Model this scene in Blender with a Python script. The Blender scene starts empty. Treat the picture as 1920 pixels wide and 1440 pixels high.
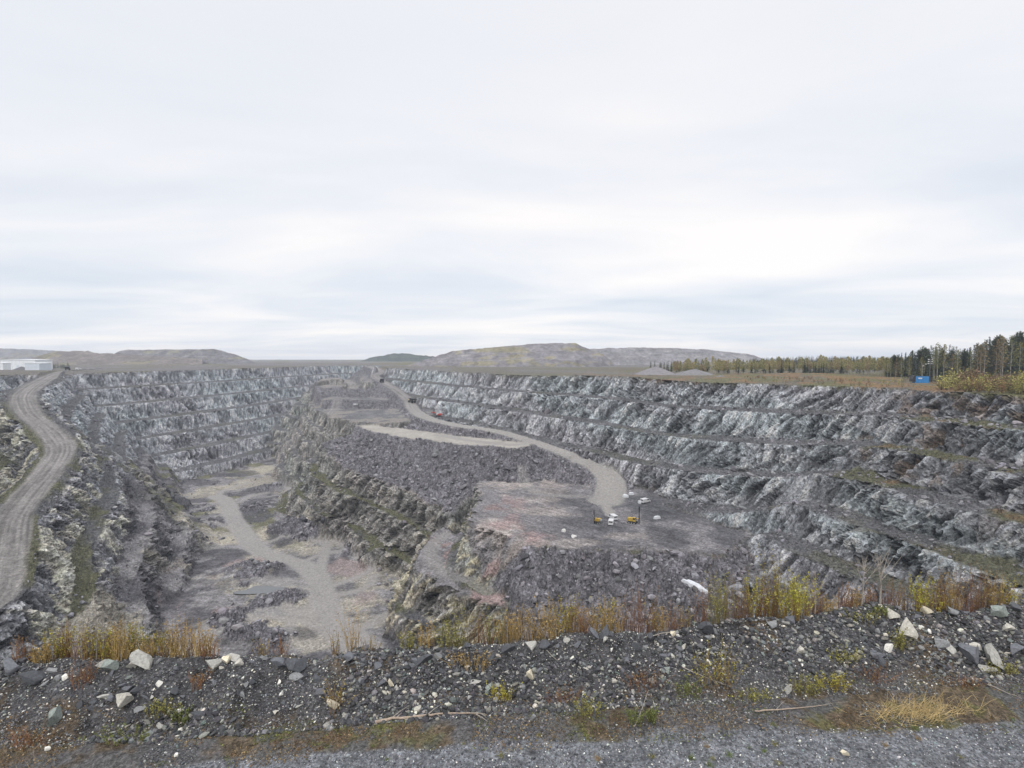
import bpy, math, random
import numpy as np
from mathutils import Vector, Matrix

scene = bpy.context.scene
COL = scene.collection
RNG = np.random.default_rng(7)
random.seed(7)
F32 = np.float32

# ------------------------------------------------------------------ camera
FPX = 1000.0                       # focal length in pixels of a 1920 wide frame
PITCH = math.atan(0.048)
CP, SP = math.cos(PITCH), math.sin(PITCH)

def ray(px, py):
    """unit-depth ray (x, z per metre of y) through a pixel of the 1920x1440 photograph"""
    a = px - 960.0
    u = 720.0 - py
    y = FPX * CP + u * SP
    z = -FPX * SP + u * CP
    return a / y, z / y

def at_z(px, py, z):
    rx, rz = ray(px, py)
    d = z / rz
    return (rx * d, d, z)

def at_y(px, py, d):
    rx, rz = ray(px, py)
    return (rx * d, d, rz * d)

# ------------------------------------------------------------------ noise
def _h(ix, iy, iz, seed):
    n = (ix.astype(np.int64) * 374761393 + iy.astype(np.int64) * 668265263 + iz.astype(np.int64) * 2147483647 + seed * 974634777) & 0xFFFFFFFF
    n = ((n ^ (n >> 13)) * 1274126177) & 0xFFFFFFFF
    n = ((n ^ (n >> 16)) * 2246822519) & 0xFFFFFFFF
    n = n ^ (n >> 15)
    return (n & 0xFFFFFF).astype(F32) / F32(0xFFFFFF)

def vnoise2(x, y, seed=0):
    x0 = np.floor(x); y0 = np.floor(y)
    fx = (x - x0).astype(F32); fy = (y - y0).astype(F32)
    fx = fx * fx * fx * (fx * (fx * 6 - 15) + 10); fy = fy * fy * fy * (fy * (fy * 6 - 15) + 10)
    ix = x0.astype(np.int64); iy = y0.astype(np.int64); z = np.zeros_like(ix)
    a = _h(ix, iy, z, seed); b = _h(ix + 1, iy, z, seed); c = _h(ix, iy + 1, z, seed); d = _h(ix + 1, iy + 1, z, seed)
    return (a + (b - a) * fx) * (1 - fy) + (c + (d - c) * fx) * fy

def fbm2(x, y, octs=4, seed=0, gain=0.5):
    """about -1..1"""
    s = 0; amp = 1.0; tot = 0
    for o in range(octs):
        s = s + amp * (vnoise2(x, y, seed + o * 17) * 2 - 1); tot += amp
        x = x * 2.03 + 13.7; y = y * 2.03 - 7.1; amp *= gain
    return s / tot * 1.6

def vnoise3(x, y, z, seed=0):
    x0 = np.floor(x); y0 = np.floor(y); z0 = np.floor(z)
    fx = (x - x0).astype(F32); fy = (y - y0).astype(F32); fz = (z - z0).astype(F32)
    fx = fx * fx * (3 - 2 * fx); fy = fy * fy * (3 - 2 * fy); fz = fz * fz * (3 - 2 * fz)
    ix = x0.astype(np.int64); iy = y0.astype(np.int64); iz = z0.astype(np.int64)
    r = 0
    for dx in (0, 1):
        wx = fx if dx else 1 - fx
        for dy in (0, 1):
            wy = fy if dy else 1 - fy
            for dz in (0, 1):
                wz = fz if dz else 1 - fz
                r = r + wx * wy * wz * _h(ix + dx, iy + dy, iz + dz, seed)
    return r

def cells3(x, y, z, seed=0):
    """faceted cellular noise: (offset value of the nearest cell with a tilted facet, random id value, F2-F1 distance)"""
    ix = np.floor(x).astype(np.int64); iy = np.floor(y).astype(np.int64); iz = np.floor(z).astype(np.int64)
    best = np.full(x.shape, 9.0, F32); second = np.full(x.shape, 9.0, F32)
    val = np.zeros(x.shape, F32); rid = np.zeros(x.shape, F32)
    for dx in (-1, 0, 1):
        for dy in (-1, 0, 1):
            for dz in (-1, 0, 1):
                cx = ix + dx; cy = iy + dy; cz = iz + dz
                a = _h(cx, cy, cz, seed); b = _h(cx, cy, cz, seed + 1); c = _h(cx, cy, cz, seed + 2)
                ox = (x - cx - a).astype(F32); oy = (y - cy - b).astype(F32); oz = (z - cz - c).astype(F32)
                d = ox * ox + oy * oy + oz * oz
                t1 = a * 7.13 + b * 3.7; t2 = b * 5.31 + c * 6.3; t3 = c * 4.77 + a * 2.9
                r = _h(cx, cy, cz, seed + 5)
                v = (r - 0.5) + ((t1 % 1) - 0.5) * ox * 1.6 + ((t2 % 1) - 0.5) * oy * 1.6 + ((t3 % 1) - 0.5) * oz * 1.6
                m = d < best
                second = np.where(m, best, np.minimum(second, d))
                val = np.where(m, v, val); rid = np.where(m, r, rid)
                best = np.where(m, d, best)
    return val, rid, np.sqrt(second) - np.sqrt(best)

def sstep(a, b, x):
    t = np.clip((x - a) / (b - a), 0, 1)
    return t * t * (3 - 2 * t)

def mix3(c, d, t):
    t = np.asarray(t)[..., None]
    return c * (1 - t) + np.asarray(d, F32) * t

# ------------------------------------------------------------------ mesh helpers
def mesh_from(name, verts, faces, smooth=False, color=None, mats=None, mat_index=None, grain=None):
    """verts (n,3), faces (m,k) array with k = 3 or 4 (or a list of such arrays)"""
    me = bpy.data.meshes.new(name)
    verts = np.asarray(verts, F32)
    fl = faces if isinstance(faces, list) else [faces]
    fl = [np.asarray(f, np.int32) for f in fl if len(f)]
    me.vertices.add(len(verts)); me.vertices.foreach_set('co', verts.ravel())
    nl = sum(f.size for f in fl); nf = sum(len(f) for f in fl)
    me.loops.add(nl); me.polygons.add(nf)
    me.loops.foreach_set('vertex_index', np.concatenate([f.ravel() for f in fl]))
    tot = np.concatenate([np.full(len(f), f.shape[1], np.int32) for f in fl])
    st = np.concatenate([[0], np.cumsum(tot)[:-1]]).astype(np.int32)
    me.polygons.foreach_set('loop_start', st)
    try: me.polygons.foreach_set('loop_total', tot)
    except Exception: pass
    me.polygons.foreach_set('use_smooth', np.full(nf, smooth, bool))
    if mats:
        for m in mats: me.materials.append(m)
        if mat_index is not None: me.polygons.foreach_set('material_index', np.asarray(mat_index, np.int32))
    me.update(calc_edges=True)
    if color is not None:
        at = me.color_attributes.new('albedo', 'FLOAT_COLOR', 'POINT')
        c = np.ones((len(verts), 4), F32); c[:, :3] = color
        if grain is not None: c[:, 3] = grain
        at.data.foreach_set('color', c.ravel())
    return me

def link(name, me, parent=None):
    o = bpy.data.objects.new(name, me); COL.objects.link(o)
    if parent is not None: o.parent = parent
    return o

def tag(o, label=None, cat=None, group=None, kind=None):
    if label: o['label'] = label
    if cat: o['category'] = cat
    if group: o['group'] = group
    if kind: o['kind'] = kind
    return o

def empty(name, loc, rz=0.0, scale=1.0):
    o = bpy.data.objects.new(name, None); COL.objects.link(o)
    o.location = loc; o.rotation_euler = (0, 0, rz); o.scale = (scale,) * 3 if not hasattr(scale, '__len__') else scale
    o.empty_display_size = 0.3
    return o

def copy_tree(o, parent=None):
    c = o.copy(); COL.objects.link(c)
    if parent is not None: c.parent = parent
    for ch in list(o.children): copy_tree(ch, c)
    return c

class MB:
    """collects simple shapes into one mesh"""
    def __init__(s): s.v = []; s.f3 = []; s.f4 = []; s.n = 0
    def add(s, v, f):
        v = np.asarray(v, F32); f = np.asarray(f, np.int32) + s.n
        s.v.append(v); s.n += len(v)
        (s.f3 if f.shape[1] == 3 else s.f4).append(f)
    def box(s, c, d, rz=0.0, taper=1.0, tilt=None):
        x, y, z = d[0] / 2, d[1] / 2, d[2] / 2
        v = np.array([(-x, -y, -z), (x, -y, -z), (x, y, -z), (-x, y, -z), (-x * taper, -y * taper, z), (x * taper, -y * taper, z), (x * taper, y * taper, z), (-x * taper, y * taper, z)], F32)
        if tilt is not None: v = v @ np.array(tilt, F32).T
        cr, sr = math.cos(rz), math.sin(rz)
        v = v @ np.array([(cr, -sr, 0), (sr, cr, 0), (0, 0, 1)], F32).T + np.array(c, F32)
        s.add(v, [(0, 3, 2, 1), (4, 5, 6, 7), (0, 1, 5, 4), (1, 2, 6, 5), (2, 3, 7, 6), (3, 0, 4, 7)])
        return s
    def prism(s, poly, y0, y1):
        """polygon in xz extruded along y"""
        n = len(poly); v = [(x, y0, z) for x, z in poly] + [(x, y1, z) for x, z in poly]
        s.add(v, [(i, (i + 1) % n, n + (i + 1) % n, n + i) for i in range(n)])
        c0 = np.mean(poly, axis=0)
        v = [(x, y0, z) for x, z in poly] + [(c0[0], y0, c0[1])]
        s.add(v, [((i + 1) % n, i, n) for i in range(n)])
        v = [(x, y1, z) for x, z in poly] + [(c0[0], y1, c0[1])]
        s.add(v, [(i, (i + 1) % n, n) for i in range(n)])
        return s
    def tube(s, pts, rad, k=6, cap=True):
        pts = [np.array(p, F32) for p in pts]; n = len(pts)
        if not hasattr(rad, '__len__'): rad = [rad] * n
        rings = []
        for i, p in enumerate(pts):
            t = pts[min(i + 1, n - 1)] - pts[max(i - 1, 0)]; t = t / (np.linalg.norm(t) + 1e-9)
            a = np.cross(t, (0, 0, 1.0)) if abs(t[2]) < 0.9 else np.cross(t, (1.0, 0, 0))
            a = a / np.linalg.norm(a); b = np.cross(t, a)
            for j in range(k):
                w = 2 * math.pi * j / k
                rings.append(p + rad[i] * (math.cos(w) * a + math.sin(w) * b))
        f = [(i * k + j, i * k + (j + 1) % k, (i + 1) * k + (j + 1) % k, (i + 1) * k + j) for i in range(n - 1) for j in range(k)]
        s.add(rings, f)
        if cap:
            for i, o in ((0, 1), (n - 1, -1)):
                v = rings[i * k:(i + 1) * k] + [pts[i]]
                s.add(v, [((j + 1) % k, j, k)[::o] for j in range(k)])
        return s
    def mesh(s, name, mat, smooth=False, color=None):
        fs = [np.concatenate(x) for x in (s.f3, s.f4) if x]
        return mesh_from(name, np.concatenate(s.v), fs, smooth, color, [mat] if mat else None)
    def build(s, name, mat, parent=None, smooth=False, loc=None):
        o = link(name, s.mesh(name, mat, smooth), parent)
        if loc is not None: o.location = loc
        return o

# ------------------------------------------------------------------ materials
def new_mat(name, rough=0.9):
    m = bpy.data.materials.new(name); m.use_nodes = True
    nt = m.node_tree; b = nt.nodes['Principled BSDF']
    b.inputs['Roughness'].default_value = rough
    b.inputs['Specular IOR Level'].default_value = 0.3
    return m, nt, b

def N(nt, t, **kw):
    n = nt.nodes.new(t)
    for k, v in kw.items():
        if k in n.inputs: n.inputs[k].default_value = v
        else: setattr(n, k, v)
    return n

def ground_mat(name, scales, contrast=0.5, bump=(0.6, 0.5), rot=(0, 0, 0), stretch=(1, 1, 1), rough=0.95, detail=(0.6, 2.0), spec=0.2):
    """albedo attribute times multi-scale grain, with bump"""
    m, nt, b = new_mat(name, rough)
    b.inputs['Specular IOR Level'].default_value = spec
    L = nt.links.new
    tc = N(nt, 'ShaderNodeTexCoord')
    mp = N(nt, 'ShaderNodeMapping'); mp.inputs['Rotation'].default_value = rot; mp.inputs['Scale'].default_value = stretch
    L(tc.outputs['Object'], mp.inputs['Vector'])
    at = N(nt, 'ShaderNodeAttribute', attribute_name='albedo')
    n1 = N(nt, 'ShaderNodeTexNoise', Scale=scales[0], Detail=5.0, Roughness=0.65)
    n2 = N(nt, 'ShaderNodeTexVoronoi', Scale=scales[1]); n2.feature = 'F1'
    n3 = N(nt, 'ShaderNodeTexNoise', Scale=scales[2], Detail=3.0, Roughness=0.7)
    for n in (n1, n2, n3): L(mp.outputs['Vector'], n.inputs['Vector'])
    r1 = N(nt, 'ShaderNodeMapRange'); L(n1.outputs['Fac'], r1.inputs['Value'])
    r1.inputs['From Min'].default_value = 0.28; r1.inputs['From Max'].default_value = 0.72
    r1.inputs['To Min'].default_value = 1 - contrast; r1.inputs['To Max'].default_value = 1 + contrast
    r2 = N(nt, 'ShaderNodeMapRange'); L(n2.outputs['Color'], r2.inputs['Value'])
    r2.inputs['To Min'].default_value = 1 - contrast * 0.8; r2.inputs['To Max'].default_value = 1 + contrast * 0.8
    mu = N(nt, 'ShaderNodeMath', operation='MULTIPLY'); L(r1.outputs['Result'], mu.inputs[0]); L(r2.outputs['Result'], mu.inputs[1])
    gm = N(nt, 'ShaderNodeMix'); gm.inputs['A'].default_value = 1.0; L(at.outputs['Alpha'], gm.inputs['Factor']); L(mu.outputs[0], gm.inputs['B'])
    mc = N(nt, 'ShaderNodeVectorMath', operation='SCALE'); L(at.outputs['Color'], mc.inputs[0]); L(gm.outputs['Result'], mc.inputs['Scale'])
    L(mc.outputs['Vector'], b.inputs['Base Color'])
    b1 = N(nt, 'ShaderNodeBump', Strength=bump[0], Distance=detail[1]); L(n1.outputs['Fac'], b1.inputs['Height'])
    ad = N(nt, 'ShaderNodeMath', operation='ADD'); L(n3.outputs['Fac'], ad.inputs[0]); L(n2.outputs['Distance'], ad.inputs[1])
    b2 = N(nt, 'ShaderNodeBump', Strength=bump[1], Distance=detail[0]); L(ad.outputs[0], b2.inputs['Height'])
    L(b1.outputs['Normal'], b2.inputs['Normal']); L(b2.outputs['Normal'], b.inputs['Normal'])
    return m

def attr_mat(name, rough=0.85, noise=0.0, scale=5.0, bump=0.0, dist=0.02, transl=0.0):
    m, nt, b = new_mat(name, rough); L = nt.links.new
    at = N(nt, 'ShaderNodeAttribute', attribute_name='albedo')
    src = at.outputs['Color']
    tc = N(nt, 'ShaderNodeTexCoord')
    n1 = N(nt, 'ShaderNodeTexNoise', Scale=scale, Detail=4.0, Roughness=0.65); L(tc.outputs['Object'], n1.inputs['Vector'])
    if noise:
        r1 = N(nt, 'ShaderNodeMapRange'); L(n1.outputs['Fac'], r1.inputs['Value'])
        r1.inputs['From Min'].default_value = 0.3; r1.inputs['From Max'].default_value = 0.7
        r1.inputs['To Min'].default_value = 1 - noise; r1.inputs['To Max'].default_value = 1 + noise
        mc = N(nt, 'ShaderNodeVectorMath', operation='SCALE'); L(src, mc.inputs[0]); L(r1.outputs['Result'], mc.inputs['Scale'])
        src = mc.outputs['Vector']
    L(src, b.inputs['Base Color'])
    if bump:
        bb = N(nt, 'ShaderNodeBump', Strength=bump, Distance=dist); L(n1.outputs['Fac'], bb.inputs['Height']); L(bb.outputs['Normal'], b.inputs['Normal'])
    return m

def flat_mat(name, col, rough=0.7, noise=0.15, scale=2.0, bump=0.0, dist=0.02, metallic=0.0):
    m, nt, b = new_mat(name, rough); L = nt.links.new
    b.inputs['Metallic'].default_value = metallic
    tc = N(nt, 'ShaderNodeTexCoord')
    n1 = N(nt, 'ShaderNodeTexNoise', Scale=scale, Detail=5.0, Roughness=0.65); L(tc.outputs['Object'], n1.inputs['Vector'])
    r1 = N(nt, 'ShaderNodeMapRange'); L(n1.outputs['Fac'], r1.inputs['Value'])
    r1.inputs['From Min'].default_value = 0.3; r1.inputs['From Max'].default_value = 0.7
    r1.inputs['To Min'].default_value = 1 - noise; r1.inputs['To Max'].default_value = 1 + noise
    rgb = N(nt, 'ShaderNodeRGB'); rgb.outputs[0].default_value = (*col, 1)
    mc = N(nt, 'ShaderNodeVectorMath', operation='SCALE'); L(rgb.outputs[0], mc.inputs[0]); L(r1.outputs['Result'], mc.inputs['Scale'])
    L(mc.outputs['Vector'], b.inputs['Base Color'])
    if bump:
        bb = N(nt, 'ShaderNodeBump', Strength=bump, Distance=dist); L(n1.outputs['Fac'], bb.inputs['Height']); L(bb.outputs['Normal'], b.inputs['Normal'])
    return m

# ------------------------------------------------------------------ the pit: a height lattice in metres
LX0, LX1, LY0, LY1, LS = -760.0, 380.0, 6.0, 1060.0, 1.25
gx = np.arange(LX0, LX1, LS, dtype=F32); gy = np.arange(LY0, LY1, LS, dtype=F32)
GX, GY = np.meshgrid(gx, gy)

def poly_dist(pts, closed=False, box=None):
    """distance to a polyline, value t (segment index + fraction), signed lateral side; only inside box (slices)"""
    X, Y = (GX, GY) if box is None else (GX[box], GY[box])
    best = np.full(X.shape, 1e9, F32); T = np.zeros(X.shape, F32); side = np.zeros(X.shape, F32)
    n = len(pts)
    for i in range(n if closed else n - 1):
        ax, ay = pts[i][:2]; bx, by = pts[(i + 1) % n][:2]
        dx, dy = bx - ax, by - ay; l2 = dx * dx + dy * dy + 1e-9
        t = np.clip(((X - ax) * dx + (Y - ay) * dy) / l2, 0, 1)
        qx = X - ax - t * dx; qy = Y - ay - t * dy
        d = qx * qx + qy * qy
        m = d < best
        best = np.where(m, d, best); T = np.where(m, i + t, T)
        side = np.where(m, np.sign(dx * qy - dy * qx), side)
    return np.sqrt(best), T, side

def inside(pts, box=None):
    X, Y = (GX, GY) if box is None else (GX[box], GY[box])
    r = np.zeros(X.shape, bool); n = len(pts)
    for i in range(n):
        x1, y1 = pts[i][:2]; x2, y2 = pts[(i + 1) % n][:2]
        if y1 == y2: continue
        c = (Y > min(y1, y2)) & (Y <= max(y1, y2)) & (X < x1 + (Y - y1) / (y2 - y1) * (x2 - x1))
        r ^= c
    return r

def bbox(pts, pad):
    xs = [p[0] for p in pts]; ys = [p[1] for p in pts]
    i0 = max(0, int((min(xs) - pad - LX0) / LS)); i1 = min(len(gx), int((max(xs) + pad - LX0) / LS) + 2)
    j0 = max(0, int((min(ys) - pad - LY0) / LS)); j1 = min(len(gy), int((max(ys) + pad - LY0) / LS) + 2)
    return (slice(j0, j1), slice(i0, i1))

def catmull(pts, k=6):
    P = [np.array(p, float) for p in pts]; out = []
    for i in range(len(P) - 1):
        p0, p1, p2, p3 = P[max(i - 1, 0)], P[i], P[i + 1], P[min(i + 2, len(P) - 1)]
        for j in range(k):
            t = j / k
            out.append(0.5 * (2 * p1 + (p2 - p0) * t + (2 * p0 - 5 * p1 + 4 * p2 - p3) * t * t + (3 * p1 - p0 - 3 * p2 + p3) * t ** 3))
    out.append(P[-1]); return out

W1 = fbm2(GX / 42, GY / 42, 3, 3); W2 = fbm2(GX / 11, GY / 11, 3, 9); W3 = fbm2(GX / 120, GY / 120, 2, 21)
W4 = fbm2(GX / 4.2, GY / 4.2, 2, 33)

def stairs(s, H, run, wf=0.33, sub=None):
    """drop below the rim at inward distance s: faces and berms"""
    s = np.maximum(s, 0)
    u = s / run; k = np.floor(u); f = u - k
    wf = np.clip(wf + 0.05 * W3 + 0.04 * W1, 0.24, 0.5) if sub is None else wf
    face = np.clip(f / wf, 0, 1)
    prof = np.where(face < 0.75, face / 0.75 * 0.84, 0.84 + (face - 0.75) / 0.25 * 0.10)
    return H * (k + prof + 0.06 * np.clip((f - wf) / (1 - wf), 0, 1))

# rim: x, y, rim level, bench height, bench run
RIM = [(168, 18, -9, 10, 13), (164, 110, -11, 9.5, 14), (161, 185, -12, 9.7, 15.5), (160, 216, -12, 10.6, 17.0), (135, 254, -12.6, 12.6, 17.5),
       (102, 299, -13.3, 14.0, 15.0), (68, 346, -11.2, 14.3, 14.5), (16, 417, -13.5, 12.5, 15), (-51, 508, -12.8, 12.5, 15), (-136, 628, -11.6, 12.5, 15), (-185, 720, -11.5, 13, 14),
       (-212, 860, -12, 13, 13), (-248, 925, -12, 13, 13), (-290, 900, -12, 13.5, 15), (-316, 760, -12, 13.5, 16), (-345, 610, -12.4, 14, 17),
       (-364, 527, -12.8, 14, 17), (-376, 470, -13, 14, 16), (-392, 452, -14, 12, 13), (-404, 440, -13, 12, 12), (-352, 346, -12, 12, 12), (-330, 306, -12, 12, 12), (-304, 268, -12, 13, 13),
       (-276, 236, -12, 13.5, 13.5), (-252, 200, -12, 13.5, 13.5), (-228, 160, -12, 13.5, 13.5), (-205, 110, -11, 13.5, 12), (-185, 40, -9.5, 14, 10), (-90, 12, -8.8, 14, 9), (-30, 10, -8.6, 14, 9), (0, 10, -8.5, 14, 9), (60, 12, -8.4, 14, 9), (120, 14, -8.3, 14, 10)]
d_rim, t_rim, _ = poly_dist(RIM, True)
in_rim = inside(RIM)
rimA = np.array(RIM + [RIM[0]], F32)
ki = np.minimum(t_rim.astype(int), len(RIM) - 1); kf = t_rim - ki
def rattr(j): return rimA[ki, j] * (1 - kf) + rimA[ki + 1, j] * kf
def blur(a, n):
    for ax in (0, 1):
        p = np.pad(a, [(n, n) if i == ax else (0, 0) for i in (0, 1)], mode='edge')
        c = np.cumsum(p, axis=ax, dtype=np.float64)
        if ax == 0: a = (np.concatenate([c[2 * n:2 * n + 1], c[2 * n + 1:] - c[:-2 * n - 1]], 0) / (2 * n + 1)).astype(F32)
        else: a = (np.concatenate([c[:, 2 * n:2 * n + 1], c[:, 2 * n + 1:] - c[:, :-2 * n - 1]], 1) / (2 * n + 1)).astype(F32)
    return a
rz_, rH, rR = (blur(rattr(j), 8) for j in (2, 3, 4))
sd = np.where(in_rim, d_rim, -d_rim)
RW = sstep(60, 130, GX) * sstep(260, 190, GY)          # the broken right-hand wall: rougher benches
sW = sd + ((2.6 + 2.0 * RW) * W1 + (0.75 + 1.7 * RW) * W2) * (1 - 0.45 * sstep(-150, -230, GX)) + 2.5 * W3
ground = -12.0 + 0.6 * W1 + 1.0 * W3
ground = np.where(GY < 120, np.minimum(ground, rz_), ground)
Z = np.where(sW > 0, rz_ - stairs(sW, rH, rR), ground * sstep(0, -25, sW) + rz_ * (1 - sstep(0, -25, sW)))
WALL = sW > 0

def plane_fit(P):
    A = np.array([(p[0], p[1], 1) for p in P]); b = np.array([p[2] for p in P])
    if len(set(round(v, 3) for v in b)) == 1: return 0.0, 0.0, float(b[0])
    return np.linalg.lstsq(A, b, rcond=None)[0]

ISL = [(-258, 680), (-222, 600), (-196, 545), (-173, 492), (-150, 450), (-120, 410), (-108, 336), (-80, 305), (-47, 272), (-28, 244), (60, 250), (60, 420), (-60, 700), (-330, 900)]
ROCKY = np.zeros_like(Z); RUB = np.zeros_like(Z); LIGHT = np.zeros_like(Z); PLAT = np.zeros_like(Z)
FLOORZ = -105.0
floor = FLOORZ + 0.5 * W1 + 0.25 * W2
INT = floor.copy()

def mesa(P, mode, slope=0.6, H=13, run=11, wf=0.45, warp=1.0, flat=None, pad=150, only=None, top_rub=0.0):
    """a raised level inside the pit; P = world points (x, y, z); its sides are rubble ('talus') or rock benches ('rock')"""
    global INT, ROCKY, RUB, LIGHT, PLAT
    bx = bbox(P, pad); a, b, c = plane_fit(P)
    d, _, _ = poly_dist(P, True, bx); ins = inside(P, bx)
    d = np.where(ins, -d, d) + warp * (3.0 * W1[bx] + 1.5 * W2[bx])
    top = a * GX[bx] + b * GY[bx] + c
    if mode == 'talus': z = top - slope * np.maximum(d, 0) + 0.35 * W2[bx] * (d > 0) + 0.3 * W4[bx] * (d > 0)
    else: z = top - stairs(d, H, run, wf, sub=1)
    z = z + 0.15 * W2[bx]
    if only is not None:
        do, _, _ = poly_dist(only, True, bx)
        z = z - np.where(inside(only, bx), 0, 2.6 * do * (1 + 0.3 * W2[bx]))
    up = z > INT[bx]
    INT[bx] = np.where(up, z, INT[bx])
    RUB[bx] = np.where(up, np.where(d > -1, float(mode == 'talus'), top_rub), RUB[bx])
    ROCKY[bx] = np.where(up, float(mode != 'talus') * (d > 0), ROCKY[bx])
    PLAT[bx] = np.where(up, (d <= 0).astype(F32), PLAT[bx])
    LIGHT[bx] = np.where(up, 0 if flat is None else flat * sstep(1, -4, d), LIGHT[bx])

PX = lambda L: [at_z(*p) for p in L]
# lower terrace with the narrow track
mesa(PX([(835, 985, -80), (795, 1005, -80), (770, 1040, -81), (768, 1072, -82), (800, 1092, -83), (850, 1118, -83), (930, 1150, -83), (1010, 1120, -80), (1010, 1060, -78), (900, 1020, -78)]), 'rock', H=12.5, run=8.5, wf=0.5)
# rubble table left of the drill level
mesa([(-143, 386, -66), (-108, 336, -69), (-80, 305, -70), (-47, 272, -72), (-28, 244, -72), (-8, 300, -66), (-20, 350, -62), (-70, 372, -55), (-117, 410, -53)], 'rock', H=11.5, run=9.6, wf=0.40, warp=1.5, top_rub=1.0)
# drill level: rock on its left side, rubble down its front
DRILL = PX([(900, 866, -66), (1000, 864, -66), (1100, 880, -66), (1180, 890, -66), (1360, 950, -66), (1420, 1010, -66), (1350, 1046, -66), (1290, 1036, -66), (1200, 1034, -66), (1100, 1031, -66), (1000, 1024, -66), (900, 1012, -66), (878, 986, -66), (890, 940, -66)])
mesa(DRILL, 'rock', H=13.5, run=8.5, wf=0.55)
mesa(DRILL, 'talus', slope=0.60, warp=1.7, only=[(-6, 192), (2, 172), (12, 60), (170, 60), (170, 260), (40, 220), (10, 200)])
# island tops
mesa([(-180, 492, -48), (-155, 450, -48), (-122, 412, -49), (-100, 398, -50), (-60, 410, -48), (-70, 480, -46), (-120, 560, -44), (-190, 700, -42), (-270, 690, -43), (-231, 600, -45), (-204, 540, -47)], 'rock', H=12, run=8.2, wf=0.45, warp=1.4)
mesa(PX([(524, 748, -40), (560, 752, -40), (640, 749, -40), (690, 751, -40), (735, 752, -40), (735, 725, -40), (640, 715, -40), (560, 722, -40)]), 'talus', slope=0.5, only=ISL)
mesa(PX([(575, 735, -33), (600, 728, -33), (640, 727, -32.5), (668, 729, -32), (668, 712, -30), (600, 714, -30)]), 'talus', slope=0.45, only=ISL)
mesa(PX([(592, 716, -27), (615, 714, -27), (660, 714, -26), (700, 715, -25), (700, 705, -22), (612, 705, -22)]), 'rock', H=12, run=12)
# pale pad below the ramp
mesa(PX([(664, 798, -51), (700, 797, -51), (770, 805, -51), (860, 815, -51), (940, 823, -51), (1010, 833, -51.5), (968, 842, -52), (880, 835, -51.5), (790, 824, -51), (705, 811, -51)]), 'talus', slope=0.62, flat=1.0, only=ISL)
# mounds of spoil on the floor
for (px, py, h, r) in [(555, 1000, 4.5, 9), (575, 1008, 4, 7), (535, 992, 3, 9), (475, 1078, 2.2, 9), (500, 1135, 2.6, 9), (545, 1125, 2.4, 7), (450, 1066, 1.8, 7), (520, 1070, 1.5, 6), (470, 1192, 3.2, 6), (505, 1212, 4.0, 6.5), (640, 1005, 2.5, 10), (400, 985, 2, 12), (470, 950, 2, 12), (420, 1170, 2.5, 8), (600, 1145, 0.5, 5), (560, 1180, 1.0, 8), (380, 955, 1.5, 14), (500, 915, 1.5, 14), (660, 1035, 2, 6)]:
    x, y, _ = at_z(px, py, FLOORZ)
    bx = bbox([(x, y)], r * 3)
    q = np.hypot((GX[bx] - x), (GY[bx] - y) * 0.8) / r * (1 + 0.35 * W2[bx])
    b = h * sstep(1.6, 0.35, q)
    RUB[bx] = np.maximum(RUB[bx], (b > 1.3) * (INT[bx] < FLOORZ + 4))
    INT[bx] += b
up = INT > Z
Z = np.where(up & in_rim, INT, Z)
WALLM = (WALL & ~up).astype(F32)                       # the outer pit wall
RUB = np.where(up, RUB, 0); ROCKY = np.where(up, ROCKY, 0); LIGHT = np.where(up, LIGHT, 0); PLAT = np.where(up, PLAT, 0)
FLOOR = ((Z < FLOORZ + 2.2) & up).astype(F32)

ROAD = np.zeros_like(Z); RLAT = np.zeros_like(Z); RALONG = np.zeros_like(Z)
def carve(P, w, cut=1.3, fill=0.9, lip=0.0, bright=1.0, z=True, rock=None, onfloor=False, lipside=1):
    """a road: P = world points (x, y, z); cut and fill to the surrounding ground"""
    global Z, ROAD, RLAT, RALONG, RUB, WALLM
    P = catmull(P); bx = bbox(P, 70)
    d, t, sd_ = poly_dist(P, False, bx)
    Pz = np.array([p[2] for p in P], F32); i = np.minimum(t.astype(int), len(P) - 2); f = t - i
    zr = Pz[i] * (1 - f) + Pz[i + 1] * f
    ww = w * (1 + 0.12 * W1[bx] + 0.08 * W2[bx])
    e = np.maximum(d - ww, 0)
    lowb = zr - fill * e
    if rock:
        es = np.maximum(e - 5 + 3.0 * W1[bx] + 1.5 * W2[bx], 0)
        lowb = zr - 0.25 * np.minimum(e, 5) - stairs(es, rock[0], rock[1], 0.52, sub=1)
    zz = np.clip(Z[bx], lowb, zr + cut * e)
    ch = np.abs(zz - Z[bx]) > 0.3
    if lip: zz = zz + lip * sstep(0, 1.5, d - ww) * sstep(5, 2.2, d - ww) * (sd_ * lipside > 0) * (0.75 + 0.5 * W2[bx])
    m = sstep(1.5, -0.5, d - ww)
    if onfloor: m = m * FLOOR[bx]
    if z:
        fl = (zz < Z[bx] - 0.3)
        if rock: WALLM[bx] = np.where((zz > Z[bx] + 0.4) & (e > 0), 1, WALLM[bx])
        RUB[bx] = np.where((zz > Z[bx] + 0.4) & (e > 0), 0.0 if rock else 1.0, np.where(e <= 0, 0, RUB[bx]))
        Z[bx] = zz * (1 - m) + (zr + 0.12 * W2[bx]) * m
    new = m * bright > ROAD[bx]
    ROAD[bx] = np.where(new, m * bright, ROAD[bx]); RLAT[bx] = np.where(new, d * sd_, RLAT[bx]); RALONG[bx] = np.where(new, t, RALONG[bx])

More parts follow.
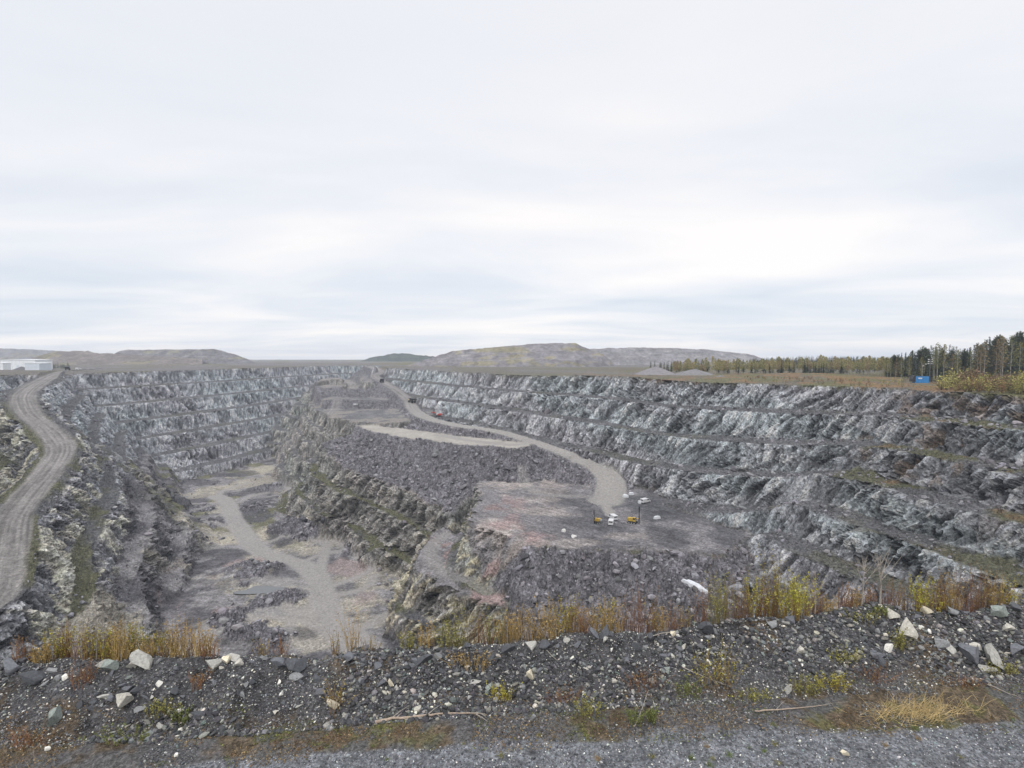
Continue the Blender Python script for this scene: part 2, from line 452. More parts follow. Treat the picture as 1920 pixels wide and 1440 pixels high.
HAUL = PX([(176, 690.5, -12), (140, 695, -12.8), (108, 701, -14.3), (69, 720, -19), (44, 740, -23.5), (45, 760, -27.5), (58, 780, -32), (83, 800, -37), (104, 822, -42), (114, 845, -46.5), (92, 882, -51.5), (52, 930, -57), (20, 975, -61), (8, 1040, -67), (-22, 1130, -74)]) + [(-165, 140, -77), (-155, 100, -82)]
carve(HAUL, 5.6, cut=1.6, fill=1.25, lip=1.3, rock=(14.0, 14.2))
RAMP = PX([(690, 686.5, -12), (716, 697, -18), (703, 704, -20.5), (716, 714, -25), (740, 729, -31), (764, 748, -39), (776, 768, -44), (800, 783, -45.5), (850, 796, -47), (930, 808, -48), (1000, 828, -51), (1060, 850, -54), (1110, 872, -58), (1140, 895, -62), (1146, 918, -65), (1138, 940, -66)])
carve(RAMP, 5.0, cut=2.2, fill=0.75, lip=1.1, lipside=-1)
carve(PX([(1095, 864, -56.5), (1125, 880, -60), (1146, 900, -63), (1146, 922, -65.3), (1136, 940, -66)]), 7.2, cut=2.2, fill=0.75, bright=0.9)
carve(PX([(655, 737, -38), (662, 727, -35), (658, 720, -31), (640, 714, -28.5), (618, 710.5, -26)]), 6.0, cut=1.5, fill=3.0)
carve(PX([(618, 775, -47.3), (628, 758, -43), (638, 747, -39.5), (648, 738, -35.5)]), 3.6, bright=0.7, z=False)
carve(PX([(1005, 831, -51.5), (960, 834, -51.5), (900, 829, -51.5), (820, 815, -51)]), 3.5, cut=1.0, fill=0.7, z=False)
carve(PX([(1144, 930, -66), (1090, 931, -66), (1020, 926, -66), (992, 914, -66), (978, 898, -66)]), 2.4, bright=0.45, z=False)
carve(PX([(1133, 935, -66), (1136, 950, -66), (1146, 965, -66)]), 1.6, bright=1.0, z=False)
carve(PX([(838, 1002, -80), (812, 1022, -80.3), (808, 1045, -80.8), (830, 1070, -81.5), (868, 1088, -82), (915, 1112, -82.5)]), 2.3, cut=1.5, fill=6, bright=0.5)
FP = lambda L: [at_z(x, y, FLOORZ) for x, y in L]
for L, w, b in [([(725, 1262), (690, 1228), (640, 1180), (607, 1130), (600, 1090), (570, 1060), (510, 1042), (476, 1022), (450, 992), (432, 962), (424, 940), (404, 930)], 5.6, 1.0),
                ([(600, 1085), (605, 1050), (612, 1020), (600, 996), (580, 975), (552, 940), (536, 905), (532, 880)], 2.4, 0.95),
                ([(606, 1000), (640, 1022), (672, 1045), (697, 1056), (690, 1070), (650, 1088), (612, 1100)], 1.9, 0.95), ([(425, 944), (410, 926), (432, 914), (470, 905)], 1.9, 0.9), ([(345, 948), (385, 944), (420, 945)], 1.8, 0.85), ([(342, 985), (385, 984), (425, 990), (446, 992)], 1.7, 0.8), ([(350, 1012), (400, 1008), (450, 1000)], 1.6, 0.8), ([(476, 1022), (530, 1010), (575, 1012), (610, 1020)], 1.8, 0.85), ([(612, 1115), (650, 1112), (690, 1098), (700, 1080)], 2.0, 0.85), ([(640, 1180), (690, 1175), (715, 1160)], 2.0, 0.85), ([(600, 1125), (560, 1150), (540, 1185), (530, 1215)], 2.2, 0.8), ([(430, 958), (400, 972), (370, 975)], 1.6, 0.8), ([(560, 1055), (600, 1040), (640, 1035)], 1.8, 0.85),
                ([(420, 946), (450, 940), (470, 930), (500, 925)], 2.4, 0.7), ([(424, 944), (395, 950), (360, 962)], 2.4, 0.6),
                ([(640, 1185), (580, 1160), (500, 1150), (430, 1170), (380, 1195)], 6.0, 0.8), ([(600, 1120), (540, 1095), (470, 1090)], 3.6, 0.6)]:
    carve(FP(L), w, bright=b, z=False, onfloor=True)

Z += 0.10 * W4
# patches of pale muck, pinkish fines, wet ground and pale rock, at the places they have in the photograph
CREAM = np.zeros_like(Z); PINK = np.zeros_like(Z); WET = np.zeros_like(Z); PALE = np.zeros_like(Z)
def blob(A, z, L):
    for px, py, rx, ry, a in L:
        x, y, _ = at_z(px, py, z); x2, y2, _ = at_z(px + rx, py, z); _, y3, _ = at_z(px, py - ry, z)
        R1 = max(x2 - x, 2.0); R2 = max(y3 - y, 2.0); bx = bbox([(x, y)], max(R1, R2) * 2.2)
        q = np.hypot((GX[bx] - x) / R1, (GY[bx] - y) / R2) + 0.28 * W1[bx] + 0.38 * W2[bx] + 0.18 * W4[bx]
        A[bx] = np.maximum(A[bx], a * sstep(1.15, 0.7, q))
blob(CREAM, FLOORZ, [(430, 1012, 40, 12, 1), (520, 998, 48, 14, 1), (360, 930, 30, 8, .6), (470, 905, 40, 10, .7), (455, 1172, 90, 14, .8), (600, 1200, 60, 22, .6), (480, 1045, 36, 8, .6), (590, 1030, 30, 8, .6), (660, 1130, 36, 14, .7), (500, 880, 34, 8, .7)])
blob(PINK, FLOORZ, [(462, 1056, 46, 12, 1), (655, 1062, 44, 12, 1), (690, 1120, 30, 14, .7), (430, 1145, 40, 8, .8), (560, 960, 30, 6, .6)])
blob(WET, FLOORZ, [(350, 958, 40, 10, 1), (400, 985, 44, 8, 1), (470, 970, 30, 10, .9), (560, 1000, 40, 16, 1), (430, 1035, 40, 8, .8), (540, 935, 24, 12, .9), (520, 1080, 60, 12, .7), (600, 955, 20, 14, .8), (440, 890, 36, 7, .8), (640, 1100, 24, 8, .6), (540, 1190, 50, 10, .7), (420, 1100, 30, 12, .6)])
blob(CREAM, -66, [(935, 988, 52, 17, 1), (955, 905, 46, 16, .9), (1030, 960, 56, 8, .7), (1090, 1018, 60, 8, .6), (1010, 935, 40, 6, .6), (1180, 1005, 60, 8, .5)])
blob(PINK, -66, [(950, 985, 46, 12, .9), (1000, 1005, 60, 9, .8), (940, 940, 40, 12, .6)])
blob(WET, -66, [(1080, 946, 46, 7, 1), (1230, 955, 40, 24, .9), (1260, 1005, 50, 20, 1), (1170, 1020, 60, 9, .7), (1080, 980, 50, 6, .6), (1190, 950, 30, 8, .8)])
blob(PALE, -75, [(235, 965, 34, 46, 1), (290, 935, 34, 34, 1), (185, 1040, 50, 40, .9), (120, 1050, 42, 34, .9), (300, 1030, 34, 34, .8), (215, 900, 20, 20, .8)])
blob(PALE, -92, [(770, 1150, 50, 34, 1), (720, 1165, 26, 30, 1), (862, 1105, 40, 22, .9), (840, 1150, 30, 24, .8), (770, 1090, 22, 20, .6)])
blob(PALE, -72, [(962, 1070, 12, 34, .9), (905, 1040, 14, 14, .5)])
# slope of the smoothed surface
def grad(a):
    return np.gradient(a, LS, axis=1).astype(F32), np.gradient(a, LS, axis=0).astype(F32)
zx, zy = grad(blur(Z, 1)); SL = np.hypot(zx, zy)
bxs, bys = grad(blur(Z, 6)); bl = np.hypot(bxs, bys) + 1e-4
HNX, HNY = -bxs / bl, -bys / bl

def samp(A, x, y):
    fx = np.clip((x - LX0) / LS, 0, len(gx) - 1.001); fy = np.clip((y - LY0) / LS, 0, len(gy) - 1.001)
    i = fx.astype(np.int32); j = fy.astype(np.int32); fx = (fx - i).astype(F32); fy = (fy - j).astype(F32)
    return (A[j, i] * (1 - fx) + A[j, i + 1] * fx) * (1 - fy) + (A[j + 1, i] * (1 - fx) + A[j + 1, i + 1] * fx) * fy
def zat(x, y): return float(samp(Z, np.array([x], F32), np.array([y], F32))[0])

def far_z(x, y):
    """ground beyond the lattice"""
    return -12.0 + 1.0 * fbm2(x / 120, y / 120, 2, 21) + 0.6 * fbm2(x / 42, y / 42, 3, 3)

# ------------------------------------------------------------------ polar terrain mesh
def build_terrain():
    u_in = np.linspace(-1.03, 1.03, 1560)
    u = np.concatenate([-np.geomspace(3.2, 1.06, 50), u_in, np.geomspace(1.06, 3.2, 50)]).astype(F32)
    yf = np.concatenate([np.arange(13.0, 120, 1.2), np.arange(120, 1000, 0.75)]).astype(F32)
    U, Y = np.meshgrid(u, yf)
    X = U * Y
    z = samp(Z, X, Y)
    off = (X < LX0 + 2) | (X > LX1 - 4)
    z = np.where(off, far_z(X, Y), z)
    dy = np.diff(yf)[:, None]; dz = np.diff(z, axis=0)
    m = (np.sqrt((0.55 * dy) ** 2 + dz ** 2) + 0.02 * dy) / yf[1:, None]
    el = z / yf[:, None]; vis = (el >= np.maximum.accumulate(el, 0) - 0.006).astype(F32)
    k = 9; cs = np.cumsum(np.pad(vis, ((k, k), (0, 0)), mode='edge'), 0); vis = (cs[2 * k:] - np.pad(cs, ((1, 0), (0, 0)))[:-2 * k - 1]) / (2 * k + 1)
    cs = np.cumsum(np.pad(vis, ((0, 0), (16, 16)), mode='edge'), 1); vis = (cs[:, 32:] - np.pad(cs, ((0, 0), (1, 0)))[:, :-33]) / 33
    m = m * (0.16 + 0.84 * np.clip(vis[1:] * 2.5, 0, 1))
    M = np.concatenate([np.zeros((1, len(u)), F32), np.cumsum(m, 0)]); M /= M[-1:]
    NR = 1120
    tgt = np.linspace(0, 1, NR)
    yy = np.empty((NR, len(u)), F32)
    for c in range(len(u)): yy[:, c] = np.interp(tgt, M[:, c], yf)
    for _ in range(3):                      # neighbouring columns keep nearly the same sampling, so no stretched faces
        k = 14; cs = np.cumsum(np.pad(yy, ((0, 0), (k + 1, k)), mode='edge').astype(np.float64), 1)
        yy = ((cs[:, 2 * k + 1:] - cs[:, :-2 * k - 1]) / (2 * k + 1)).astype(F32)
    yb = np.geomspace(1000, 9000, 46)[1:].astype(F32)
    yy = np.concatenate([yy, np.repeat(yb[:, None], len(u), 1)])
    X = yy * u[None, :]; Y = yy
    inl = (X > LX0 + 2) & (X < LX1 - 4) & (Y < LY1 - 4)
    fade = np.clip(np.minimum(np.minimum(X - LX0, LX1 - X), LY1 - Y) / 40, 0, 1)
    S = lambda A: samp(A, X, Y) * inl
    z = np.where(inl, samp(Z, X, Y), 0); fz = far_z(X, Y)
    z = np.where(inl, z * fade + fz * (1 - fade), fz)
    z = z - np.maximum(Y - 2500, 0) * 0.0015
    sl = S(SL); rub = S(RUB); road = S(ROAD); wall = S(WALLM); rocky = S(ROCKY); light = S(LIGHT); flo = S(FLOOR); plat = S(PLAT)
    rlat = S(RLAT); ralong = S(RALONG); cream = S(CREAM); pink = S(PINK); wet = S(WET); palem = S(PALE); hx = S(HNX); hy = S(HNY); rw = S(RW)
    steep = sstep(0.55, 1.15, sl) * (1 - 0.8 * rub) * (1 - road) * inl
    nearm = sstep(40, 90, Y)
    # fractured rock: cellular blocks elongated along the foliation
    e1 = np.array((0.30, -0.40, 0.86)); e1 /= np.linalg.norm(e1)
    e2 = np.cross(e1, (0.59, -0.81, 0.2)); e2 /= np.linalg.norm(e2); e3 = np.cross(e1, e2)
    def fol(P, sc): return [(P[0] * e[0] + P[1] * e[1] + P[2] * e[2]) / s for e, s in zip((e1, e2, e3), sc)]
    act = (steep > 0.02) | ((rub > 0.3) & inl) | (wall > 0.5) | (rocky > 0.5)
    idx = np.nonzero(act.ravel())[0]
    P = [a.ravel()[idx].astype(np.float64) for a in (X, Y, z)]
    w = [(vnoise3(P[0] / 9, P[1] / 9, P[2] / 9, 40 + k) - 0.5) * 3.0 + (vnoise3(P[0] / 26, P[1] / 26, P[2] / 26, 50 + k) - 0.5) * 16 for k in range(3)]
    Pw = [a + b for a, b in zip(P, w)]
    c1, i1, g1 = cells3(*fol(Pw, (26.0, 11.0, 6.0)), 100)
    c2, i2, g2 = cells3(*fol(Pw, (11.0, 5.0, 2.1)), 200)
    c3, i3, g3 = cells3(*fol(P, (3.6, 2.2, 1.15)), 300)
    r1, j1, q1 = cells3(P[0] / 2.4, P[1] / 2.4, P[2] / 2.4, 500)
    r2, j2, q2 = cells3(P[0] / 1.15, P[1] / 1.15, P[2] / 1.15, 600)
    def full(v, d=0.0):
        r = np.full(X.size, d, F32); r[idx] = v; return r.reshape(X.shape)
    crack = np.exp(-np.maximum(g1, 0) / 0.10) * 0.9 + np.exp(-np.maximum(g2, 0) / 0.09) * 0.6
    disp = full(c1 * 1.9 + c2 * 2.1 + c3 * 1.45 - crack * 1.1)
    D = disp * steep * nearm * (0.92 + 0.1 * rw) * (1 - 0.45 * sstep(-60, -120, X) * sstep(330, 420, Y)) * (0.5 + 0.9 * full(sstep(0.25, 0.7, vnoise3(P[0] / 22, P[1] / 22, P[2] / 13, 70)), 0.5))
    Xd = X + hx * D; Yd = Y + hy * D; zd = z + D * 0.22
    flatrub = rub * (1 - road) * inl
    zd = zd + flatrub * full(r1 * 1.1 + r2 * 0.7) * nearm
    zd = zd + (1 - steep) * (1 - road) * (wall + rocky > 0.5) * full(r2 * 0.45 + r1 * 0.4) * nearm   # debris on the berms
    # ---------------- albedo
    n1 = fbm2(X / 30, Y / 30, 4, 51); n2 = fbm2(X / 9, Y / 9, 4, 52); n3 = fbm2(X / 2.6, Y / 2.6, 3, 53)
    n4 = fbm2(X / 75 + z / 20, Y / 75, 3, 54)
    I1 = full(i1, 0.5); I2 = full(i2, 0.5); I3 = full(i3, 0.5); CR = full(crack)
    one = np.ones(X.shape + (3,), F32)
    rock = one * np.array((0.345, 0.357, 0.382), F32)
    rock = mix3(rock, (0.325, 0.370, 0.390), sstep(0.15, 0.7, n4) * 0.7)            # blue-green schist
    rock = mix3(rock, (0.325, 0.318, 0.345), sstep(0.1, 0.7, -n4) * 0.7)            # purplish gneiss
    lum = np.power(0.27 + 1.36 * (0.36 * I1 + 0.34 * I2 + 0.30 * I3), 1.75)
    rock = rock * (lum * (1 - 0.58 * np.clip(CR, 0, 1)))[..., None]  # crevice shade painted into the rock colour along the cracks
    # pale carbonatite outcrops lower left and round the terrace
    pale = sstep(0.40, 0.60, I1 * 0.5 + I2 * 0.35 + 0.18 * n1) * sstep(350, 285, Y) * sstep(-100, -130, X) * inl
    pale = np.maximum(pale, sstep(0.35, 0.6, I2) * sstep(0.25, 0.5, I1) * sstep(265, 240, Y) * sstep(20, 0, X) * sstep(-75, -55, X) * inl)
    rock = mix3(rock, (0.54, 0.50, 0.385), pale * 0.85 * np.clip(0.35 + 0.9 * I3, 0, 1))
    pale = np.maximum(pale * 0.75, palem * sstep(0.18, 0.45, 0.5 * I2 + 0.5 * I3))
    rust = sstep(0.62, 0.85, fbm2(X / 6 + z / 14, Y / 6, 3, 61) + 0.25) * sstep(110, 135, X) * sstep(230, 200, Y)
    rock = mix3(rock, (0.24, 0.16, 0.10), rust * 0.5)
    rock = np.minimum(rock, 0.47)
    rock = mix3(rock, rock * np.array((1.0, 0.93, 0.80), F32), rocky * 0.8)
    rock *= (1.04 - 0.32 * rw - 0.24 * rocky * (1 - pale))[..., None]
    flat = one * np.array((0.106, 0.107, 0.113), F32) * (1 + 0.25 * n2 + 0.18 * n3)[..., None]
    ol = sstep(-0.25, 0.3, n1 + 0.4 * n2 + 0.45 * rocky) * np.clip(sstep(360, 280, Y) * sstep(-30, -80, X) + 1.0 * rw + 1.2 * rocky * sstep(470, 380, Y), 0, 1) * inl
    ol = np.maximum(ol, 0.35 * sstep(0.2, 0.6, n1 + 0.3 * n2) * wall)
    flat = mix3(flat, (0.092, 0.092, 0.045), ol * 0.8)
    flat = mix3(flat, (0.17, 0.105, 0.06), sstep(0.3, 0.8, n2) * ol * rw * 0.6)
    rb = one * np.array((0.128, 0.124, 0.136), F32) * (0.42 + 1.15 * (0.5 * full(j1, 0.5) + 0.5 * full(j2, 0.5)))[..., None] * (1 + 0.18 * n1)[..., None]
    # floor
    fl = one * np.array((0.205, 0.199, 0.204), F32)
    fl = mix3(fl, (0.32, 0.298, 0.245), sstep(0.2, 0.6, n1 + 0.45 * n2) * 0.75)
    fl = mix3(fl, (0.085, 0.083, 0.092), sstep(0.0, 0.4, -n1 + 0.7 * n2) * 0.85)
    fl = mix3(fl, (0.21, 0.175, 0.170), sstep(0.45, 0.8, n4 + 0.5 * n2) * 0.5)
    fl = mix3(fl, (0.13, 0.13, 0.06), sstep(0.25, 0.6, fbm2(X / 18, Y / 18, 3, 77)) * sstep(270, 330, Y) * 0.7)
    fl *= (1 + 0.30 * fbm2(X / 7, Y / 1.6, 3, 78) + 0.22 * n3)[..., None]
    fl = mix3(fl, (0.38, 0.35, 0.285), cream * 0.9); fl = mix3(fl, (0.285, 0.232, 0.225), pink * 0.75); fl = mix3(fl, (0.07, 0.07, 0.078), wet * 0.9)
    pf = one * np.array((0.185, 0.178, 0.185), F32)
    pf = mix3(pf, (0.27, 0.240, 0.225), sstep(-0.1, 0.45, n1 + 0.5 * n2) * sstep(60, 10, X) * 0.85)
    pf = mix3(pf, (0.25, 0.170, 0.163), sstep(0.15, 0.5, n2 + 0.3 * n1) * sstep(25, -15, X) * sstep(260, 225, Y) * 0.7)
    pf = mix3(pf, (0.082, 0.083, 0.092), sstep(0.0, 0.5, -n1 + 0.5 * n2 + 0.25) * sstep(0, 40, X) * 0.8)
    pf = mix3(pf, (0.34, 0.305, 0.285), cream * 0.85); pf = mix3(pf, (0.30, 0.205, 0.20), pink * 0.6 * sstep(-0.2, 0.3, n2)); pf = mix3(pf, (0.075, 0.076, 0.084), wet * 0.8)
    pf *= (1 + 0.3 * fbm2((X + Y) / 1.3, (X - Y) / 9, 3, 79) + 0.2 * n3)[..., None]
    pad = one * np.array((0.35, 0.33, 0.30), F32) * (1 + 0.12 * n2 + 0.1 * n3)[..., None]
    out = one * np.array((0.125, 0.113, 0.084), F32)
    out = mix3(out, (0.12, 0.118, 0.055), sstep(-0.1, 0.5, n1))
    out = mix3(out, (0.21, 0.125, 0.06), sstep(0.1, 0.6, n2 + 0.3 * n4) * sstep(600, 350, Y) * sstep(20, 60, X) * 0.8)
    out = mix3(out, (0.145, 0.142, 0.148), sstep(-0.2, 0.35, n4 + 0.3 * n2) * sstep(420, 520, Y) * 0.9)
    out = mix3(out, (0.15, 0.142, 0.142), sstep(200, 0, X) * sstep(1100, 900, Y) * 0.5)
    c = out
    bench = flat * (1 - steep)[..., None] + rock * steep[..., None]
    wm = np.clip(wall + rocky, 0, 1)
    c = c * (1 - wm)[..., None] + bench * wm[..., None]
    pm = np.clip(plat, 0, 1) * (1 - rocky)
    pz = np.where((z < -58)[..., None], pf, mix3(flat * 1.35, (0.235, 0.215, 0.195), sstep(-0.2, 0.4, n2 + n1) * 0.8))
    c = c * (1 - pm)[..., None] + pz * pm[..., None]
    c = c * (1 - light)[..., None] + pad * light[..., None]
    c = c * (1 - flo)[..., None] + fl * flo[..., None]
    rr = np.clip(rub, 0, 1) * (1 - light)
    c = c * (1 - rr)[..., None] + rb * rr[..., None]
    tr = fbm2(rlat / 0.9, ralong * 0.15, 3, 90) * 0.36 + 0.14 * n3 + 0.12 * n2
    rc = one * np.array((0.205, 0.196, 0.190), F32) * (1 + tr)[..., None]
    rc = mix3(rc, (0.300, 0.289, 0.273), sstep(-130, -40, X) * 0.9 * sstep(560, 480, Y) * (1 - flo))
    rc = mix3(rc, (0.305, 0.293, 0.283), flo * 0.9)
    c = c * (1 - road)[..., None] + rc * road[..., None]
    c = np.clip(c, 0.02, 0.75)
    nr, nc = X.shape
    V = np.stack([Xd, Yd, zd], -1).reshape(-1, 3)
    i = np.arange(nr * nc).reshape(nr, nc)
    Fq = np.stack([i[:-1, :-1], i[:-1, 1:], i[1:, 1:], i[1:, :-1]], -1).reshape(-1, 4)
    grain = np.clip(1 - 0.5 * road - 0.6 * light - 0.2 * flo * (1 - rr) - 0.2 * pm * (1 - rr), 0.2, 1)
    mt = ground_mat('pit_rock', (0.9, 1.7, 3.4), contrast=0.58, bump=(0.85, 0.75), rot=(0.35, 0.3, 0.0), stretch=(1.0, 1.0, 0.8), detail=(0.4, 1.3))
    o = link('terrain', mesh_from('terrain', V, Fq, False, c.reshape(-1, 3), [mt], grain=grain.ravel()))
    tag(o, kind='structure')
    return o
# ------------------------------------------------------------------ near ground: road, verge, gravel berm
ROADZ = -7.0
CREST = [(-200, 1246), (0, 1245), (200, 1242), (330, 1236), (420, 1240), (560, 1238), (700, 1230), (830, 1222), (950, 1207), (1100, 1196), (1230, 1186), (1330, 1176), (1400, 1168), (1500, 1166), (1580, 1150), (1640, 1138), (1720, 1143), (1800, 1150), (1860, 1146), (1920, 1136), (2120, 1130)]
FOOT = [(-200, 1395), (0, 1385), (300, 1378), (700, 1345), (1000, 1325), (1300, 1308), (1600, 1282), (1920, 1258), (2120, 1245)]
EDGE = [(-200, 1500), (0, 1470), (300, 1442), (520, 1420), (800, 1405), (1000, 1394), (1400, 1372), (1920, 1354), (2120, 1350)]
cU = np.array([ray(p, y)[0] for p, y in CREST]); cS = np.array([-ray(p, y)[1] for p, y in CREST])
fU = np.array([ray(p, y)[0] for p, y in FOOT]); fS = np.array([-ray(p, y)[1] for p, y in FOOT])
eU = np.array([ray(p, y)[0] for p, y in EDGE]); eS = np.array([-ray(p, y)[1] for p, y in EDGE])
BSL = 0.62
def near_lines(u):
    df = -ROADZ / np.interp(u, fU, fS)
    sc = np.interp(u, cU, cS)
    dc = (BSL * df - ROADZ) / (BSL + sc)
    de = -ROADZ / np.interp(u, eU, eS)
    return de, df, dc, -sc * dc

def near_z(x, y):
    y = np.asarray(y, F32); x = np.asarray(x, F32)
    u = x / np.maximum(y, 1.0)
    de, df, dc, zc = near_lines(u)
    wob = 0.16 * fbm2(x / 1.7, y / 1.7, 3, 301)
    up = np.clip((y - df + wob * 1.2) / np.maximum(dc - df, 0.1), 0, 1)
    hump = ROADZ + (zc - ROADZ) * (up ** 0.92)
    z = np.where(y > dc, zc - 0.35 * np.minimum(y - dc, 0.35) - 0.95 * np.maximum(y - dc - 0.35, 0), hump)
    on = sstep(0.0, 0.6, y - df + 0.3)
    z = z + 0.10 * fbm2(x / 1.1, y / 1.1, 4, 302) * on + 0.045 * fbm2(x / 0.3, y / 0.3, 3, 303) * on
    verge = sstep(-0.5, 0.4, y - de) * (1 - on)
    z = z + verge * (0.05 + 0.05 * fbm2(x / 0.5, y / 0.5, 3, 304)) + 0.015 * fbm2(x / 0.6, y / 0.6, 2, 305)
    return z
def nz(x, y): return float(near_z(np.array([x]), np.array([y]))[0])

def near_hit(px, py):
    """where the ray through a pixel first meets the near ground"""
    rx, rz = ray(px, py)
    d = np.linspace(4, 19, 2400)
    z = near_z(rx * d, d)
    k = np.nonzero(rz * d <= z)[0]
    if len(k) == 0: return None
    d = d[k[0]]
    return (rx * d, d, nz(rx * d, d))
def crest_at(px, back=0.0):
    """a point on the crest line at a pixel column, moved back over the edge"""
    u = (px - 960.0) / 1000.0
    _, _, dc, zc = near_lines(np.array([u]))
    d = float(dc[0]) + back
    return (u * d, d, nz(u * d, d))

def build_near():
    u = np.concatenate([-np.geomspace(4.0, 1.15, 40), np.linspace(-1.13, 1.13, 1300), np.geomspace(1.15, 4.0, 40)])
    y = np.concatenate([np.array([0.05, 1.5, 3.0, 4.2]), np.linspace(4.6, 17, 520), np.linspace(17.2, 26, 12)])
    U, Y = np.meshgrid(u, y); X = U * np.maximum(Y, 3.0)
    z = near_z(X, Y)
    de, df, dc, zc = near_lines(X / np.maximum(Y, 1.0))
    n1 = fbm2(X / 1.6, Y / 1.6, 4, 311); n2 = fbm2(X / 0.4, Y / 0.4, 3, 312); n3 = fbm2(X / 0.12, Y / 0.12, 2, 313); n5 = fbm2(X / 3.5, Y / 1.2, 3, 314)
    one = np.ones(X.shape + (3,), F32)
    road = one * np.array((0.140, 0.147, 0.160), F32) * (1 + 0.15 * n2 + 0.30 * n3)[..., None]
    inner = sstep(1.0, 2.0, de - Y + 0.4 * n1)
    road = mix3(road, (0.105, 0.102, 0.100), inner * (0.55 + 0.3 * n5))
    berm = one * np.array((0.066, 0.066, 0.070), F32) * (1 + 0.35 * n2 + 0.3 * n3)[..., None]
    dirt = one * np.array((0.105, 0.082, 0.056), F32) * (1 + 0.3 * n2 + 0.2 * n3)[..., None]
    dirt = mix3(dirt, (0.085, 0.085, 0.032), sstep(0.15, 0.6, n2 + 0.6 * n1) * 0.8)
    dirt = mix3(dirt, (0.088, 0.088, 0.092), sstep(-0.15, 0.35, -n1 + 0.6 * n2 + 0.25) * 0.9)
    on = sstep(-0.1, 0.35, Y - df + 0.35 * n1)
    c = dirt * (1 - on)[..., None] + berm * on[..., None]
    soil = sstep(0.25, 0.7, n1 + 0.3 * n5) * on
    c = mix3(c, (0.13, 0.09, 0.045), soil * 0.55)
    er = sstep(0.06, -0.06, Y - de + 0.16 * n1 + 0.06 * n2)
    c = c * (1 - er)[..., None] + road * er[..., None]
    back = sstep(0, 0.5, Y - dc)
    c = mix3(c, (0.14, 0.10, 0.055), back * 0.6)
    nr, nc = X.shape
    i = np.arange(nr * nc).reshape(nr, nc)
    Fq = np.stack([i[:-1, :-1], i[:-1, 1:], i[1:, 1:], i[1:, :-1]], -1).reshape(-1, 4)
    mt = ground_mat('near_gravel', (16, 26, 60), contrast=0.62, bump=(0.7, 0.8), detail=(0.03, 0.05), spec=0.25)
    o = link('ground', mesh_from('ground', np.stack([X, Y, z], -1).reshape(-1, 3), Fq, False, np.clip(c, 0.015, 0.7).reshape(-1, 3), [mt]))
    tag(o, kind='structure')
    return o

# ------------------------------------------------------------------ stones
def ico():
    t = (1 + 5 ** 0.5) / 2
    v = np.array([(-1, t, 0), (1, t, 0), (-1, -t, 0), (1, -t, 0), (0, -1, t), (0, 1, t), (0, -1, -t), (0, 1, -t), (t, 0, -1), (t, 0, 1), (-t, 0, -1), (-t, 0, 1)], F32)
    f = np.array([(0, 11, 5), (0, 5, 1), (0, 1, 7), (0, 7, 10), (0, 10, 11), (1, 5, 9), (5, 11, 4), (11, 10, 2), (10, 7, 6), (7, 1, 8), (3, 9, 4), (3, 4, 2), (3, 2, 6), (3, 6, 8), (3, 8, 9), (4, 9, 5), (2, 4, 11), (6, 2, 10), (8, 6, 7), (9, 8, 1)], np.int32)
    return v / np.linalg.norm(v[0]), f
ICO_V, ICO_F = ico()
def subdiv(v, f):
    v = [tuple(p) for p in v]; cache = {}; out = []
    def mid(a, b):
        k = (min(a, b), max(a, b))
        if k not in cache:
            p = np.array(v[a]) + np.array(v[b]); p = p / np.linalg.norm(p); v.append(tuple(p)); cache[k] = len(v) - 1
        return cache[k]
    for a, b, c in f:
        ab, bc, ca = mid(a, b), mid(b, c), mid(c, a)
        out += [(a, ab, ca), (b, bc, ab), (c, ca, bc), (ab, bc, ca)]
    return np.array(v, F32), np.array(out, np.int32)
ICO2 = subdiv(ICO_V, ICO_F); ICO3 = subdiv(*ICO2)

def rand_rot(n, rng):
    q = rng.normal(size=(n, 4)); q /= np.linalg.norm(q, axis=1)[:, None]
    w, x, y, z = q.T
    R = np.empty((n, 3, 3), F32)
    R[:, 0, 0] = 1 - 2 * (y * y + z * z); R[:, 0, 1] = 2 * (x * y - z * w); R[:, 0, 2] = 2 * (x * z + y * w)
    R[:, 1, 0] = 2 * (x * y + z * w); R[:, 1, 1] = 1 - 2 * (x * x + z * z); R[:, 1, 2] = 2 * (y * z - x * w)
    R[:, 2, 0] = 2 * (x * z - y * w); R[:, 2, 1] = 2 * (y * z + x * w); R[:, 2, 2] = 1 - 2 * (x * x + y * y)
    return R

def rot_z(n, rng, tilt=0.35):
    a = rng.uniform(0, 2 * math.pi, n); c, s = np.cos(a), np.sin(a)
    R = np.zeros((n, 3, 3), F32); R[:, 0, 0] = c; R[:, 0, 1] = -s; R[:, 1, 0] = s; R[:, 1, 1] = c; R[:, 2, 2] = 1
    t = rng.normal(0, tilt, n); c, s = np.cos(t), np.sin(t)
    T = np.zeros((n, 3, 3), F32); T[:, 0, 0] = 1; T[:, 1, 1] = c; T[:, 1, 2] = -s; T[:, 2, 1] = s; T[:, 2, 2] = c
    t = rng.normal(0, tilt, n); c, s = np.cos(t), np.sin(t)
    T2 = np.zeros((n, 3, 3), F32); T2[:, 1, 1] = 1; T2[:, 0, 0] = c; T2[:, 0, 2] = s; T2[:, 2, 0] = -s; T2[:, 2, 2] = c
    return T @ T2 @ R

def chipped(v, rng, cuts=7, lo=0.45, hi=0.85):
    """flatten parts of a ball against random planes: an angular stone"""
    v = v.copy()
    for _ in range(cuts):
        n = rng.normal(size=3); n /= np.linalg.norm(n); h = rng.uniform(lo, hi)
        d = v @ n; m = d > h
        v[m] -= np.outer(d[m] - h, n)
    return v

